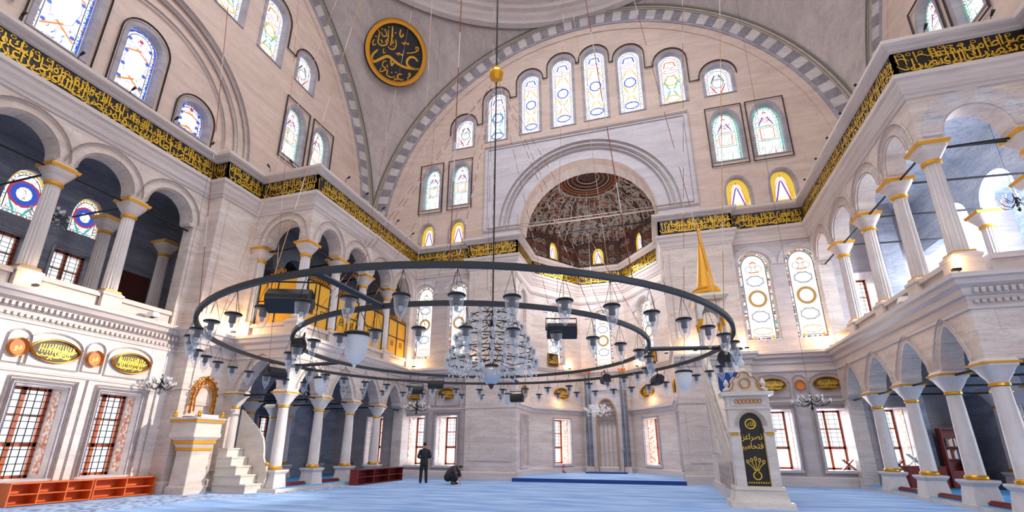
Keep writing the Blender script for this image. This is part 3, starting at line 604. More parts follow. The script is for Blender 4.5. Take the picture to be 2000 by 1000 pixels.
# striped voussoirs of the right front arch and of the tall windows
mb = MB()
def vous(F, c, v0, r0, r1, n, rise=1.0, d=-.04):
    for i in range(n):
        a0, a1 = 180*i/n, 180*(i+1)/n; P = [(c+r*cos(radians(a)), v0+r*rise*sin(radians(a))) for r, a in ((r0, a0), (r0, (a0+a1)/2), (r0, a1), (r1, a1), (r1, (a0+a1)/2), (r1, a0))]
        vs = [F(u, v, d) for u, v in P]+[F(u, v, .02) for u, v in P]; mb.add(vs, [tuple(range(6))]+[(k, (k+1) % 6, 6+(k+1) % 6, 6+k) for k in range(6)], i % 2)
vous(FFR, 9.2, 9.97, .82, 1.3, 9, 1.05)
for c, w in qtall: vous(FQ, c, 10.85-w/2, w/2+.06, w/2+.3, 9)
for i in (0, 1, 2, 3, 4):
    F, L = AF[i]; c = {0: 1.55, 4: L-1.55}.get(i, L/2); vous(F, c, 10.35-.63, .75, 1.1, 9)
struct(mb.build('trim_9', ['m_light', 'm_grey']), 'alternating grey and white arch stones')

# ------------------------------------------------------------------ calligraphy
T = {'ا': 'FE8D FE8E', 'ب': 'FE8F FE90 FE91 FE92', 'ت': 'FE95 FE96 FE97 FE98', 'ح': 'FEA1 FEA2 FEA3 FEA4', 'خ': 'FEA5 FEA6 FEA7 FEA8', 'د': 'FEA9 FEAA', 'ذ': 'FEAB FEAC', 'ر': 'FEAD FEAE', 'ز': 'FEAF FEB0', 'ص': 'FEB9 FEBA FEBB FEBC',
     'ط': 'FEC1 FEC2 FEC3 FEC4', 'ع': 'FEC9 FECA FECB FECC', 'غ': 'FECD FECE FECF FED0', 'ف': 'FED1 FED2 FED3 FED4', 'ق': 'FED5 FED6 FED7 FED8', 'ك': 'FED9 FEDA FEDB FEDC', 'ل': 'FEDD FEDE FEDF FEE0', 'م': 'FEE1 FEE2 FEE3 FEE4', 'ن': 'FEE5 FEE6 FEE7 FEE8',
     'ه': 'FEE9 FEEA FEEB FEEC', 'و': 'FEED FEEE', 'ي': 'FEF1 FEF2 FEF3 FEF4', 'س': 'FEB1 FEB2 FEB3 FEB4', 'ج': 'FE9D FE9E FE9F FEA0', 'ض': 'FEBD FEBE FEBF FEC0', 'ى': 'FEEF FEF0', 'ئ': 'FE89 FE8A FE8B FE8C', 'ة': 'FE93 FE94', 'ش': 'FEB5 FEB6 FEB7 FEB8'}
T = {k: [chr(int(x, 16)) for x in v.split()] for k, v in T.items()}
def shape_ar(s):
    out = []
    for i, c in enumerate(s):
        f = T[c]; pv = i > 0 and len(T[s[i-1]]) == 4; nx = i < len(s)-1 and len(f) == 4; out.append(f[(1 if pv else 0)+(2 if nx else 0)])
    return ''.join(out[::-1])
WORDS = {}
def word(s):
    if s in WORDS: return WORDS[s]
    cu = bpy.data.curves.new('word', 'FONT'); cu.body = shape_ar(s); cu.resolution_u = 1; cu.offset = .012; cu.size = 1
    o = bpy.data.objects.new('word', cu); COL.objects.link(o); bpy.context.view_layer.update()
    me = bpy.data.meshes.new_from_object(o.evaluated_get(bpy.context.evaluated_depsgraph_get()))
    v = [(p.co.x, p.co.y) for p in me.vertices]; f = [tuple(p.vertices) for p in me.polygons]
    x0 = min(p[0] for p in v); v = [(p[0]-x0, p[1]) for p in v]; w_ = max(p[0] for p in v)
    bpy.data.objects.remove(o); bpy.data.curves.remove(cu); bpy.data.meshes.remove(me); WORDS[s] = (v, f, w_); return WORDS[s]
TEXT = 'انا فتحنا لك فتحا مبينا ليغفر لك الله ما تقدم من ذنبك وما تاخر ويتم نعمته عليك ويهديك صراطا مستقيما وينصرك الله نصرا عزيزا'.split()
def put_text(mb, F, words, u_right, v0, size, sy, d, limit, m=0):
    u = u_right; i = 0
    for w_ in words:
        v, f, ww = word(w_); ww *= size
        if u-ww < limit: break
        mb.add([F(u-ww+p[0]*size, v0+p[1]*size*sy, d) for p in v], f, m); u -= ww+.06*size; i += 1
    return i
def swoosh(u, v, w_, h, kind, rnd):
    if kind == 0: return [(u+w_*t, v+h*(.9*(1-sin(pi*t))*(1 if t < .5 else .75))) for t in [i/9 for i in range(10)]], [.012+.035*sin(pi*i/9) for i in range(10)]   # bowl
    if kind == 1: return [(u-.03*t, v+h*t) for t in [0, .3, .6, .9, 1]], [.015, .035, .035, .045, .02]   # tall stroke
    if kind == 2: return [(u+w_*t, v+.06*sin(4*t)) for t in [i/8 for i in range(9)]], [.012+.03*sin(pi*i/8) for i in range(9)]   # long bar
    return [(u+.06*cos(t*2*pi), v+.05*sin(t*2*pi)) for t in [i/9 for i in range(10)]], [.022]*10   # loop
PB = offset_path(PATH, .12)
seg_names = ['left gallery', 'return of the left pier', 'face of the left pier', 'front of the left corner block', 'side of the left corner block', 'qibla wall left of the apse', 'step of the left apse pier', 'left apse pier',
             'left side of the apse', 'left diagonal of the apse', 'centre of the apse', 'right diagonal of the apse', 'right side of the apse', 'right apse pier', 'step of the right apse pier', 'qibla wall right of the apse', 'side of the right corner block',
             'front of the right corner block', 'face of the right pier', 'return of the right pier', 'right gallery']
wi = 0
for i in range(len(PB)-1):
    p, q = PB[i], PB[i+1]; F, L = seg_frame(p, q)
    if L < .05: continue
    root = thing('inscription_band', ((p[0]+q[0])/2, (p[1]+q[1])/2, 12.1), f'black band with gold calligraphy under the cornice, {seg_names[i] if i < len(seg_names) else "far right"}', 'frieze', None)
    mb = MB(); vs_ = [F(u, v, d) for v in (12.1, 12.9) for u, d in ((0, 0), (L, 0), (L, .1), (0, .1))]
    mb.add(vs_, [(0, 1, 2, 3), (4, 5, 6, 7), (0, 1, 5, 4), (1, 2, 6, 5), (2, 3, 7, 6), (3, 0, 4, 7)]); mb.build('board', black, root)
    mb = MB()
    rnd = random.Random(i)
    if L > .9:
        start = 1.0 if i == 0 else 0
        for tier, (v0, sz, sy) in enumerate(((12.5, .38, 1.35), (12.2, .42, 1.3))):
            ws = [TEXT[(wi+k) % len(TEXT)] for k in range(400)]
            wi += put_text(mb, F, ws, L-.04-.05*tier, v0, sz, sy, -.022-.004*tier, start)
        u = start+.06
        while u < L-.3:
            k = rnd.random()
            P, W_ = swoosh(u, 12.14+rnd.random()*.12, .28+rnd.random()*.2, .2, 0, rnd); P = [p_ for p_ in P if p_[0] < L]; mb.ribbon(F, P, [x*1.05 for x in W_[:len(P)]], -.018)
            P, W_ = swoosh(u+rnd.random()*.2, 12.3+rnd.random()*.15, 0, .42, 1, rnd); mb.ribbon(F, P, W_, -.016)
            if k > .4: P, W_ = swoosh(u, 12.45+rnd.random()*.2, .35, .2, 2, rnd); P = [p_ for p_ in P if p_[0] < L]; mb.ribbon(F, P, W_[:len(P)], -.014)
            P, W_ = swoosh(u+.15, 12.75+rnd.random()*.06, 0, 0, 3, rnd); mb.ribbon(F, P, W_, -.015)
            u += .2+rnd.random()*.12
    else:
        for k in range(max(2, int(L/.12))):
            u = .05+k*.12
            if u < L-.05: P, W_ = swoosh(u, 12.2+rnd.random()*.2, 0, .5, 1, rnd); mb.ribbon(F, P, W_, -.016)
        P, W_ = swoosh(.05, 12.18, L-.1, .3, 0, rnd); mb.ribbon(F, P, W_, -.018); P, W_ = swoosh(.05, 12.5, L-.1, .3, 0, rnd); mb.ribbon(F, P, W_, -.018)
    mb.build('lettering', gold_letter, root)

def medallion(F, c, v, rx, ry, kind, label, w=['فتحا', 'مبينا']):
    p = F(c, v-ry, 0); root = thing('wall_medallion' if kind != 'sq' else 'inscription_plaque', p, label, 'plaque', None)
    if kind == 'lens': P = [(c+rx*cos(radians(t)), v+ry*sin(radians(t))*(1 if abs(cos(radians(t))) < .5 else (1.15-.3*abs(cos(radians(t)))))) for t in range(0, 360, 12)]; P = [(c+rx*(1-.0)*cos(radians(t)), v+ry*abs(sin(radians(t)))**1.25*(1 if t < 180 else -1)) for t in range(0, 360, 10)]
    elif kind == 'sq': P = [(c-rx, v-ry), (c+rx, v-ry), (c+rx, v+ry), (c-rx, v+ry)]
    else: P = [(c+rx*cos(radians(t)), v+ry*sin(radians(t))) for t in range(0, 360, 15)]
    mb = MB(); mb.plate(F, [P], -.05, 0); mb.build('field', {'lens': darkgreen, 'disc': orange_med, 'sq': black}[kind], root)
    mb = MB(); mb.ribbon(F, P, .04 if kind != 'disc' else .03, -.07, 0, True, .05); mb.build('rim', gold_m, root)
    mb = MB(); rnd = random.Random(c*7)
    if kind == 'disc': put_text(mb, F, ['هو'], c+.6*rx, v-.25*ry, rx*.9, 1.2, -.06, c-rx)
    elif kind == 'sq': put_text(mb, F, ['محمد'], c+.85*rx, v-.5*ry, rx*.75, 1.8, -.06, c-rx); put_text(mb, F, ['الله'], c+.8*rx, v+.05*ry, rx*.7, 1.6, -.062, c-rx)
    else:
        put_text(mb, F, w, c+.78*rx, v-.12*ry, rx*.36, 1.5, -.06, c-rx*.9); put_text(mb, F, w[::-1], c+.6*rx, v-.62*ry, rx*.3, 1.3, -.062, c-rx*.8)
        for k in range(13): u = c-rx*.66+k*rx*.11; q_ = ry*.62*sqrt(max(.1, 1-((u-c)/rx)**2)); mb.ribbon(F, [(u, v-q_*.4), (u+.02, v+q_)], .024, -.058)
        for k in range(7): u = c-rx*.6+k*rx*.19; mb.ribbon(F, [(u+.07*cos(a_), v-ry*.35+.06*sin(a_)) for a_ in [pi+pi*j/6 for j in range(7)]], .024, -.059); mb.ribbon(F, [(u, v+ry*.1), (u+.12, v+ry*.05), (u+.2, v+ry*.15)], .02, -.0595)
    mb.build('lettering', gold_letter, root); return root
medallion(FL, 9.25, 4.22, .62, .33, 'lens', 'gold oval calligraphy medallion above the nearest left wall window', ['قدير', 'الله'])
medallion(FL, 11.42, 4.22, .62, .33, 'lens', 'dark oval medallion with gold calligraphy above the second left wall window', ['عليك', 'نصرا'])
medallion(FL, 8.35, 4.18, .22, .25, 'disc', 'small orange calligraphy disc at the left edge of the left wall')
medallion(FL, 10.3, 4.18, .22, .25, 'disc', 'small orange calligraphy disc between the two oval medallions on the left wall')
medallion(FQ, 5.15, 4.28, .55, .3, 'lens', 'dark oval medallion above the window just right of the minbar')
medallion(FQ, 7.3, 4.28, .55, .3, 'lens', 'dark oval medallion near the right corner above the second window')
medallion(FQ, 6.24, 4.24, .2, .22, 'disc', 'small orange disc between the two oval medallions on the right')
medallion(FQ, -12.87, 4.36, .5, .3, 'lens', 'dark gold oval medallion left on the qibla wall above first window')
medallion(FQ, -10.95, 4.36, .5, .3, 'lens', 'dark gold oval medallion on the qibla wall above second window')
F, L = AF[1]; medallion(F, L*.56, 4.72, .6, .33, 'lens', 'gilded oval medallion on the left diagonal facet of the apse'); medallion(F, L*.4, 6.72, .38, .38, 'sq', 'square black plaque with gold calligraphy left in the apse')
F, L = AF[3]; medallion(F, L*.45, 4.7, .6, .33, 'lens', 'gilded oval medallion on the right diagonal facet of the apse'); medallion(F, L*.62, 6.55, .38, .38, 'sq', 'square black plaque with gold calligraphy right in the apse')
F, L = AF[4]; medallion(F, L-1.2, 4.5, .5, .33, 'lens', 'gilded oval medallion on the right side wall of the apse')
F, L = AF[0]; medallion(F, 1.5, 4.5, .5, .33, 'lens', 'gilded oval medallion on the left side wall of the apse')

# big roundel on the left pendentive: hand lettered strokes (unit square, traced)
def pend_pt(px_dir):
    d = Vector(px_dir); o = Vector((0, 0, 1.5)); c = Vector((XC, YC, ZA)); oc = o-c; b = d.dot(oc); q = oc.dot(oc)-RS**2; t = (-b+sqrt(b*b-q*d.dot(d)))/d.dot(d); return o+d*t
def cam_ray(x, y): return (r2*((x-1000)/914.98)-u2*((y-586.528)/914.98)+fwd)
ctr = pend_pt(cam_ray(772, 105)); nrm = (Vector((XC, YC, ZA))-ctr).normalized()
hz = Vector((0, 0, 1)).cross(nrm).normalized()*1; vv = nrm.cross(hz).normalized()
RR = (pend_pt(cam_ray(831, 120))-pend_pt(cam_ray(713, 92))).length/2
root = thing('calligraphy_roundel', tuple(ctr), 'large round black board with gold calligraphy on the left pendentive', 'roundel')
base_c = ctr+nrm*.35
FRD = lambda u, v, d: tuple(base_c+hz*(u*RR)+vv*(v*RR)-nrm*d)
mb = MB(); mb.plate(FRD, [arc(0, 0, 1.02, 0, 351, 39)], 0, .3); mb.build('board', mat('roundel_black', '#0d1016', .5), root)
mb = MB(); mb.ribbon(FRD, arc(0, 0, .93, 0, 354, 59), .14, -.1, 0, True, .12); mb.build('gilt_rim', gold_m, root)
mb = MB()
def S(pts, w, wk=None):
    # traced in the 1000 px crop of the ellipse; un-project to the unit disc
    out = []
    for x, y in pts:
        d = cam_ray(690+x*.17, 20+y*.17); den = d.dot(nrm); t = (base_c-Vector((0, 0, 1.5))).dot(nrm)/den; P = Vector((0, 0, 1.5))+d*t-base_c
        out.append((P.dot(hz)/RR, P.dot(vv)/RR))
    n = len(out)
    if n > 2:   # smooth
        fine = []
        for i in range(n-1):
            p0, p1, p2, p3 = out[max(i-1, 0)], out[i], out[i+1], out[min(i+2, n-1)]
            for k in range(4):
                t = k/4; fine.append(tuple(.5*(2*p1[j]+(p2[j]-p0[j])*t+(2*p0[j]-5*p1[j]+4*p2[j]-p3[j])*t*t+(3*p1[j]-p0[j]-3*p2[j]+p3[j])*t**3) for j in (0, 1)))
        out = fine+[out[-1]]
    m_ = len(out); mb.ribbon(FRD, out, [w*(.45+.55*sin(pi*(.12+.8*i/(m_-1)))) for i in range(m_)], -.03)
S([(740, 590), (700, 545), (645, 545), (615, 590), (630, 640), (690, 672), (775, 678)], .075)
S([(775, 678), (690, 675), (600, 658), (520, 620), (455, 570), (420, 540), (380, 530), (310, 560), (240, 590), (210, 555), (230, 500), (280, 455)], .085)
S([(430, 560), (440, 635), (470, 590)], .06); S([(610, 492), (680, 490), (740, 465), (745, 430), (715, 430), (730, 460)], .035)
S([(550, 220), (535, 265), (545, 305), (570, 295), (570, 270)], .05); S([(555, 370), (590, 395), (590, 365), (630, 395), (635, 375)], .04); S([(488, 490), (520, 515), (520, 490), (560, 520), (562, 500)], .04)
S([(352, 440), (342, 475), (352, 495), (368, 480)], .03); S([(240, 335), (220, 375), (235, 400), (262, 385)], .035); S([(452, 185), (448, 260), (440, 345), (425, 410)], .05)
S([(285, 215), (300, 260), (290, 320), (285, 370), (320, 405), (380, 395), (400, 350), (395, 290)], .04); S([(320, 250), (345, 300), (385, 285), (365, 230)], .035); S([(400, 235), (405, 310), (385, 340), (370, 370), (400, 380)], .035)
S([(310, 335), (330, 360), (325, 385)], .035); S([(440, 345), (465, 365), (440, 385), (425, 365)], .03); S([(485, 335), (492, 400), (470, 445), (425, 445), (400, 415)], .04); S([(455, 410), (470, 415)], .03)
S([(380, 585), (345, 590), (335, 640), (370, 665), (340, 700), (305, 700), (320, 665)], .035); S([(345, 690), (390, 690), (385, 740), (430, 770), (480, 765)], .04); S([(400, 660), (385, 640), (395, 625)], .03)
S([(560, 740), (520, 735), (505, 765), (530, 795), (575, 800), (480, 790), (465, 815)], .045); S([(655, 720), (630, 735), (655, 745), (625, 780), (640, 805), (685, 795)], .04)
for x, y in ((410, 192), (440, 715), (490, 715), (365, 225), (405, 235), (330, 215), (455, 295), (262, 300), (485, 262)): S([(x-9, y), (x+9, y)], .045)
mb.build('lettering', gold_m, root)

# ------------------------------------------------------------------ windows
WN = [0]
def wroot(F, c, v, label):
    WN[0] += 1; o = bpy.data.objects.new('window_%d' % WN[0], None); COL.objects.link(o); p = F(c, v, .3); o.location = p; o['_w'] = tuple(p); o.empty_display_size = .1
    return struct(o, label)
def low_window(F, c, w, label, depth=.85, lo=.65, hi=3.2, tile=True, side=1, surround=True, flip=False):
    root = wroot(F, c, lo, label); h = w/2; d0, d1 = depth-.12, depth-.02
    mb = MB(); T_ = .085; mid = lo+(hi-lo)*.36
    def bar(u0, v0, u1, v1, a=d0, b=d1, m=0): mb.plate(F, [[(u0, v0), (u1, v0), (u1, v1), (u0, v1)]], a, b, m)
    bar(c-h, lo, c-h+T_, hi); bar(c+h-T_, lo, c+h, hi); bar(c-h, lo, c+h, lo+T_); bar(c-h, hi-T_, c+h, hi); bar(c-h, mid-.05, c+h, mid+.05); bar(c-.05, lo, c+.05, hi)
    bar(c-h, mid+(hi-mid)*.5-.02, c+h, mid+(hi-mid)*.5+.02, d0+.02, d1)
    wf_ = mb.build('window_frame', wood, root)
    if depth > .5:
        a_, b_ = F(c, (lo+hi)/2, depth+.35), F(c, (lo+hi)/2, 0); area('window_daylight', a_, b_, w*.95, 95 if F is not FL else 22, (.96, .97, 1), (hi-lo)*.95)
    mb = MB()
    gn, gw = (7, .02) if F is FL else (5, .012)
    for k in range(1, gn): u = c-h+w*k/gn; mb.ribbon(F, [(u, lo if F is FL else mid), (u, hi)], gw, d0-.03, 0, False, .016)
    for k in range(1, 13): v = lo+(hi-lo)*k/13; v < mid and F is not FL or mb.ribbon(F, [(c-h, v), (c+h, v)], gw, d0-.025, 0, False, .016)
    mb.build('grille', irond, wf_)
    mb = MB(); mb.poly(F, [(c-h, lo), (c+h, lo), (c+h, hi), (c-h, hi)], d1-.04); mb.build('pane', pane, wf_)
    if tile:
        mb = MB(); u = c+h*side; uu = u-.012*side
        a, b = (.1, depth-.2) if depth < 1.2 else (.22, depth-.42)
        vs_ = [F(x, y, d) for x in (u, uu) for y in (lo+.1, hi-.06) for d in (a+.18, b-.08)]
        mb.add(vs_, [(0, 1, 3, 2), (4, 5, 7, 6), (0, 1, 5, 4), (2, 3, 7, 6), (0, 2, 6, 4), (1, 3, 7, 5)]); mb.build('patterned_reveal', 'tile_panel', root)
    mb = MB(); mb.plate(F, [[(c-h-.14, lo-.12), (c+h+.14, lo-.12), (c+h+.14, lo), (c-h-.14, lo)]], -.08, .05)
    mb.ribbon(F, [(c-h-.05, lo), (c-h-.05, hi+.05), (c+h+.05, hi+.05), (c+h+.05, lo)], .09, -.035, 0, False, .04); mb.build('surround', 'm_panel', root)
    return root
for i, c in enumerate(lw_left): low_window(FL, c, 1.3, 'wood-framed grilled window in the left wall, '+['far front', 'third from the pulpit', 'nearest left edge of the view', 'closest to the pulpit'][i])
for (c, w), l in zip(qlow, ['left of the standing man', 'right of the standing man', 'just right of the minbar', 'rightmost on the open qibla wall']): low_window(FQ, c, w, 'wood-framed grilled window in the qibla wall, '+l, 1.45, side=(1 if c > 0 else -1))
low_window(FQ, -15.3, 1.0, 'window behind the left lower columns with patterned reveal', 1.45, side=-1); low_window(FQ, -18.6, 1.2, 'window deep in the left block', 1.45, side=-1)
low_window(FQ, 9.45, 1.2, 'window behind the first right lower column', 1.45); low_window(FQ, 13.2, 1.2, 'window deep in the right block', 1.45)
FLO = lambda u, v, d: (-21-d, u, v); FRO = lambda u, v, d: (15.7+d, u, v)
low_window(FLO, 21.9, 1.1, 'window in the shaded left outer wall', .45); low_window(FRO, 16.2, 1.3, 'front window in the right outer wall', .45, side=-1); low_window(FRO, 19.4, 1.3, 'rear window in the right outer wall', .45, side=-1)
low_window(FQ, -15.6, 1.1, 'upper gallery window at the back of the left block', 1.4, 6.6, 9.0, False); low_window(FQ, 9.6, 1.1, 'upper gallery window at the back of the right block', 1.4, 6.6, 9.3, False)
low_window(FLO, 9.0, 1.15, 'nearer rectangular upper window in the left gallery', .4, 6.5, 8.65, False); low_window(FLO, 11.05, 1.15, 'further rectangular upper window in the left gallery', .4, 6.5, 8.65, False)
for i, (F, L) in enumerate(AF):
    if i == 2: continue
    c = {0: 1.55, 4: L-1.55, 1: L*.56, 3: L*.45}[i]
    low_window(F, c, 1.3, 'apse window, '+['left side', 'left diagonal facet', '', 'right diagonal facet', 'right side'][i], .95, side=(1 if i in (0, 1) else -1))
for y, w in ((16.2, 1.5), (19.2, 1.5), (22.0, 1.3)):
    root = wroot(FRO, y, 6.9, f'round-arched bright window of the right gallery at {("front", "middle", "rear")[int((y-16)/2.9)]}')
    mb = MB(); O = arch_loop(y, w, 6.9, 10.6); mb.ribbon(FRO, O, .1, .3, 0, True, .06)
    for k in (1, 2, 3): mb.ribbon(FRO, [(y-w/2, 6.9+k*.9), (y+w/2, 6.9+k*.9)], .04, .3, 0, False, .04)
    mb.ribbon(FRO, [(y, 6.9), (y, 10.6)], .05, .3, 0, False, .04); mb.build('window_frame', 'm_panel', root)
    mb = MB(); mb.poly(FRO, O, .32); mb.build('pane', pane, root)

def inset_loop(P, c, v0, v1, k):
    cu = c; cv = (v0+v1)/2; H = (v1-v0)/2
    W = max(abs(p[0]-c) for p in P)
    return [(cu+(u-cu)*(1-k/W), cv+(v-cv)*(1-k/H)) for u, v in P]
def stained(F, c, w, v0, v1, kind, style, label, d=.28, surround=True):
    root = wroot(F, c, v0, label); rnd = random.Random(c*31+v0)
    mb = MB(); M = {k: i for i, k in enumerate(SGK)}
    O = arch_loop(c, w, v0, v1, kind); h = w/2; H = v1-v0; A = w*.13
    mb.poly(F, O, d, M['white'])
    O_full = O; O = inset_loop(O, c, v0, v1, .012) if surround else O
    I = inset_loop(O, c, v0, v1, A)
    accent = {'A': ['blue', 'blue', 'lead', 'yellow', 'red', 'sky'], 'T': ['teal', 'green', 'lead', 'red', 'orange'], 'D': ['tan', 'lead', 'gold', 'blue', 'tan', 'teal', 'grey'], 'L': ['blue', 'blue', 'sky', 'orange', 'blue'], 'R': ['red', 'blue', 'yellow', 'green', 'lead'], 'S': ['yellow', 'orange', 'yellow']}[style]
    # densify the border
    def dens(P, st):
        out = []
        for i in range(len(P)):
            a, b = P[i], P[(i+1) % len(P)]; n = max(1, int(hypot(b[0]-a[0], b[1]-a[1])/st))
            for k in range(n): out.append((a[0]+(b[0]-a[0])*k/n, a[1]+(b[1]-a[1])*k/n))
        return out
    cv = (v0+v1)/2
    if style == 'S':
        mb.ribbon(F, inset_loop(O, c, v0, v1, A*.9), A*2.0, d-.01, M['yellow'], True)
        P = [(c-h*.62, v0+.02), (c-h*.1, v0+H*.66), (c, v0+H*.72), (c+h*.1, v0+H*.66), (c+h*.62, v0+.02)]; mb.ribbon(F, P, w*.07, d-.02, M['purple'])
        P = [(c-h*.75, v0+H*.2), (c-h*.4, v0+H*.62), (c, v0+H*.84), (c+h*.4, v0+H*.62), (c+h*.75, v0+H*.2)]; mb.ribbon(F, P, w*.03, d-.025, M['orange'])
        mb.ribbon(F, [(c-.03, v0+H*.86), (c+.03, v0+H*.86)], .06, d-.026, M['red'])
    else:
        if style == 'D':
            mb.ribbon(F, inset_loop(O, c, v0, v1, A*.55), A*1.1, d-.006, M['tan'], True)
            ticks = dens(inset_loop(O, c, v0, v1, A*.55), .09)
            for i, (u, v) in enumerate(ticks):
                r = .032+rnd.random()*.02; k = rnd.choice(['white', 'white', 'lead', 'gold', 'blue', 'pale', 'red', 'teal', 'white'])
                mb.poly(F, [(u+r*cos(t)*(.8+.4*rnd.random())+rnd.uniform(-.03, .03), v+r*sin(t)) for t in (0, 1.26, 2.5, 3.77, 5.0)], d-.012, M[k])
        else:
            for u, v in dens(inset_loop(O, c, v0, v1, A*.5), .13):
                a = rnd.uniform(0, 3); r = A*.42; mb.ribbon(F, [(u-r*cos(a), v-r*sin(a)), (u, v+.01), (u+r*cos(a), v+r*sin(a))], .035, d-.01, M[rnd.choice(accent)])
        mb.ribbon(F, dens(I, .2), .03, d-.014, M['lead' if style != 'T' else 'teal'], True)
        if style in 'TL': mb.ribbon(F, inset_loop(O, c, v0, v1, A*.25), A*.4, d-.008, M['teal' if style == 'T' else 'blue'], True)
        def ring(v, rx, ry, n, wd, col, col2=None):
            P = [(c+rx*cos(2*pi*(k+.5)/n), v+ry*sin(2*pi*(k+.5)/n)) for k in range(n)]; mb.ribbon(F, P, wd*(1.7 if style != 'D' else 1.1), d-.02, M[col], True)
            if col2: mb.ribbon(F, [(c+(rx+wd)*cos(2*pi*k/n), v+(ry+wd)*sin(2*pi*k/n)) for k in range(n)], .014, d-.022, M[col2], True)
        def scroll(v, s, col, inv=1):
            for sx in (-1, 1):
                P = [(c+sx*(s*(.15+.75*t)+.03*sin(9*t)), v+inv*s*(.9*t*t-.25*sin(5*t))) for t in [k/8 for k in range(9)]]; mb.ribbon(F, P, [.03+.06*abs(sin(2.2*k)) for k in range(9)], d-.018, M[col])
                mb.ribbon(F, [(c+sx*s*.9, v-inv*.25*s), (c+sx*s*.62, v), (c+sx*s*.95, v+inv*.3*s)], .025, d-.017, M[col])
        R = h-A
        if style == 'A':
            low = H < 3
            c1 = 'yellow'; c2 = 'blue'
            if c > 2: c1, c2 = 'teal', 'yellow'
            if c < -8: c1, c2 = 'teal', 'blue'
            if low: ring(cv-.05, R*.6, R*.6, 8, .045, 'grey', c1); scroll(v0+H*.2, R*.8, 'red'); scroll(v0+H*.72, R*.7, 'lead', -1)
            else:
                P = [(c-R*.7, v1-h*1.3), (c-R*.5, v1-h*.75), (c-.1, v1-h*.68), (c, v1-h*.75), (c+.1, v1-h*.68), (c+R*.5, v1-h*.75), (c+R*.7, v1-h*1.3)]
                mb.ribbon(F, P, .085, d-.02, M['blue' if c2 == 'blue' else 'orange'], False); mb.ribbon(F, [(c-R*.55, v1-h*1.32), (c+R*.55, v1-h*1.32)], .03, d-.02, M['blue'])
                ring(v1-h*1.72, R*.85, .13, 12, .02, 'red'); scroll(v1-h*2.3, R*.95, c1, -1); ring(v0+H*.5, R*.72, R*.72, 8, .05, c2, 'grey'); scroll(v0+H*.36, R*.9, c1); scroll(v0+H*.27, R*.7, c1, -1)
                ring(v0+H*.14, R*.85, R*.5, 8, .05, c2, 'grey')
                if H > 4.9: ring(v0+.16, R*.8, .1, 12, .02, 'red')
        elif style == 'T':
            v = v0+H*.46; r = R*.62; mb.ribbon(F, [(c-r, v-r), (c+r, v-r), (c+r, v+r*1.1), (c-r, v+r*1.1)], .06, d-.02, M['orange'], True)
            mb.ribbon(F, [(c-R, v-r*1.25), (c-.1, v-r*1.35), (c+.1, v-r*1.35), (c+R, v-r*1.25)], .05, d-.02, M['teal']); mb.ribbon(F, [(c-R, v+r*1.35), (c, v+r*1.5), (c+R, v+r*1.35)], .05, d-.02, M['teal'])
            scroll(v0+H*.76, R*.7, 'purple', -1); mb.ribbon(F, [(c-.08, v0+H*.86), (c, v0+H*.9), (c+.08, v0+H*.86)], .07, d-.02, M['red']); ring(v0+H*.72, .12, .1, 8, .02, 'red')
            for sx in (-1, 1): mb.ribbon(F, [(c+sx*R*.7, v-r*.9), (c+sx*R*.9, v), (c+sx*R*.7, v+r*.9)], .02, d-.02, M['red']); mb.ribbon(F, [(c+sx*R*.45, v0+.1), (c+sx*R*.45, v0+H*.2)], .02, d-.02, M['lead'])
        elif style == 'D':
            v = v0+H*.46; ring(v, R*.66, R*.7, 24, .12, 'gold', 'lead'); ring(v+H*.2, R*.72, R*.5, 8, .06, 'grey', 'lead'); ring(v-H*.2, R*.72, R*.5, 8, .06, 'grey', 'lead'); ring(v0+H*.1, R*.75, R*.3, 10, .03, 'yellow', 'blue')
            for sx, sy in ((-1, 0), (1, 0), (0, 1)): P = [(c+sx*R*.42+R*.28*cos(t), v0+H*.8+sy*R*.42+R*.28*sin(t)) for t in [k*pi/5 for k in range(10)]]; mb.ribbon(F, P, .035, d-.02, M['tan'], True)
            mb.ribbon(F, [(c-R*.4, v0+H*.76), (c+R*.4, v0+H*.76)], .06, d-.02, M['orange']); mb.ribbon(F, [(c-.09, v0+H*.86), (c, v0+H*.885), (c+.09, v0+H*.86)], .07, d-.021, M['orange'])
            for sx in (-1, 1): mb.poly(F, [(c+sx*R*.55, v0+.1), (c+sx*R*.9, v0+.12), (c+sx*R*.75, v0+.3)], d-.02, M['yellow']); mb.poly(F, [(c+sx*R*.3, v0+.06), (c+sx*R*.5, v0+.06), (c+sx*R*.4, v0+.16)], d-.021, M['blue'])
        elif style == 'L':
            ring(cv, R*.75, H*.24, 8, .05, 'pale', 'blue')
            for sx in (-1, 1):
                mb.ribbon(F, [(c+sx*R*.9, v0+H*.62), (c-sx*R*.2, v0+H*.72)], .06, d-.024, M['orange']); mb.ribbon(F, [(c+sx*R*.9, v0+H*.15), (c-sx*R*.2, v0+H*.28)], .06, d-.024, M['orange'])
                for k in range(4): mb.poly(F, [(c+sx*R*.8+.08*cos(t), v0+H*(.2+.2*k)+.08*sin(t)) for t in (0, 1.2, 2.5, 3.8, 5)], d-.026, M['blue'])
            mb.poly(F, [(c+.08*cos(t), v0+H*.85+.08*sin(t)) for t in [k*pi/4 for k in range(8)]], d-.026, M['red']); ring(cv, R*.5, H*.14, 6, .3, 'pale')
        elif style == 'R':
            ring(cv, R*.72, R*.78, 12, .12, 'blue', 'red'); ring(cv, R*.95, R*1.0, 12, .05, 'red'); scroll(v0+H*.1, R*.8, 'teal'); mb.ribbon(F, inset_loop(O, c, v0, v1, A*.3), .05, d-.024, M['yellow'], True)
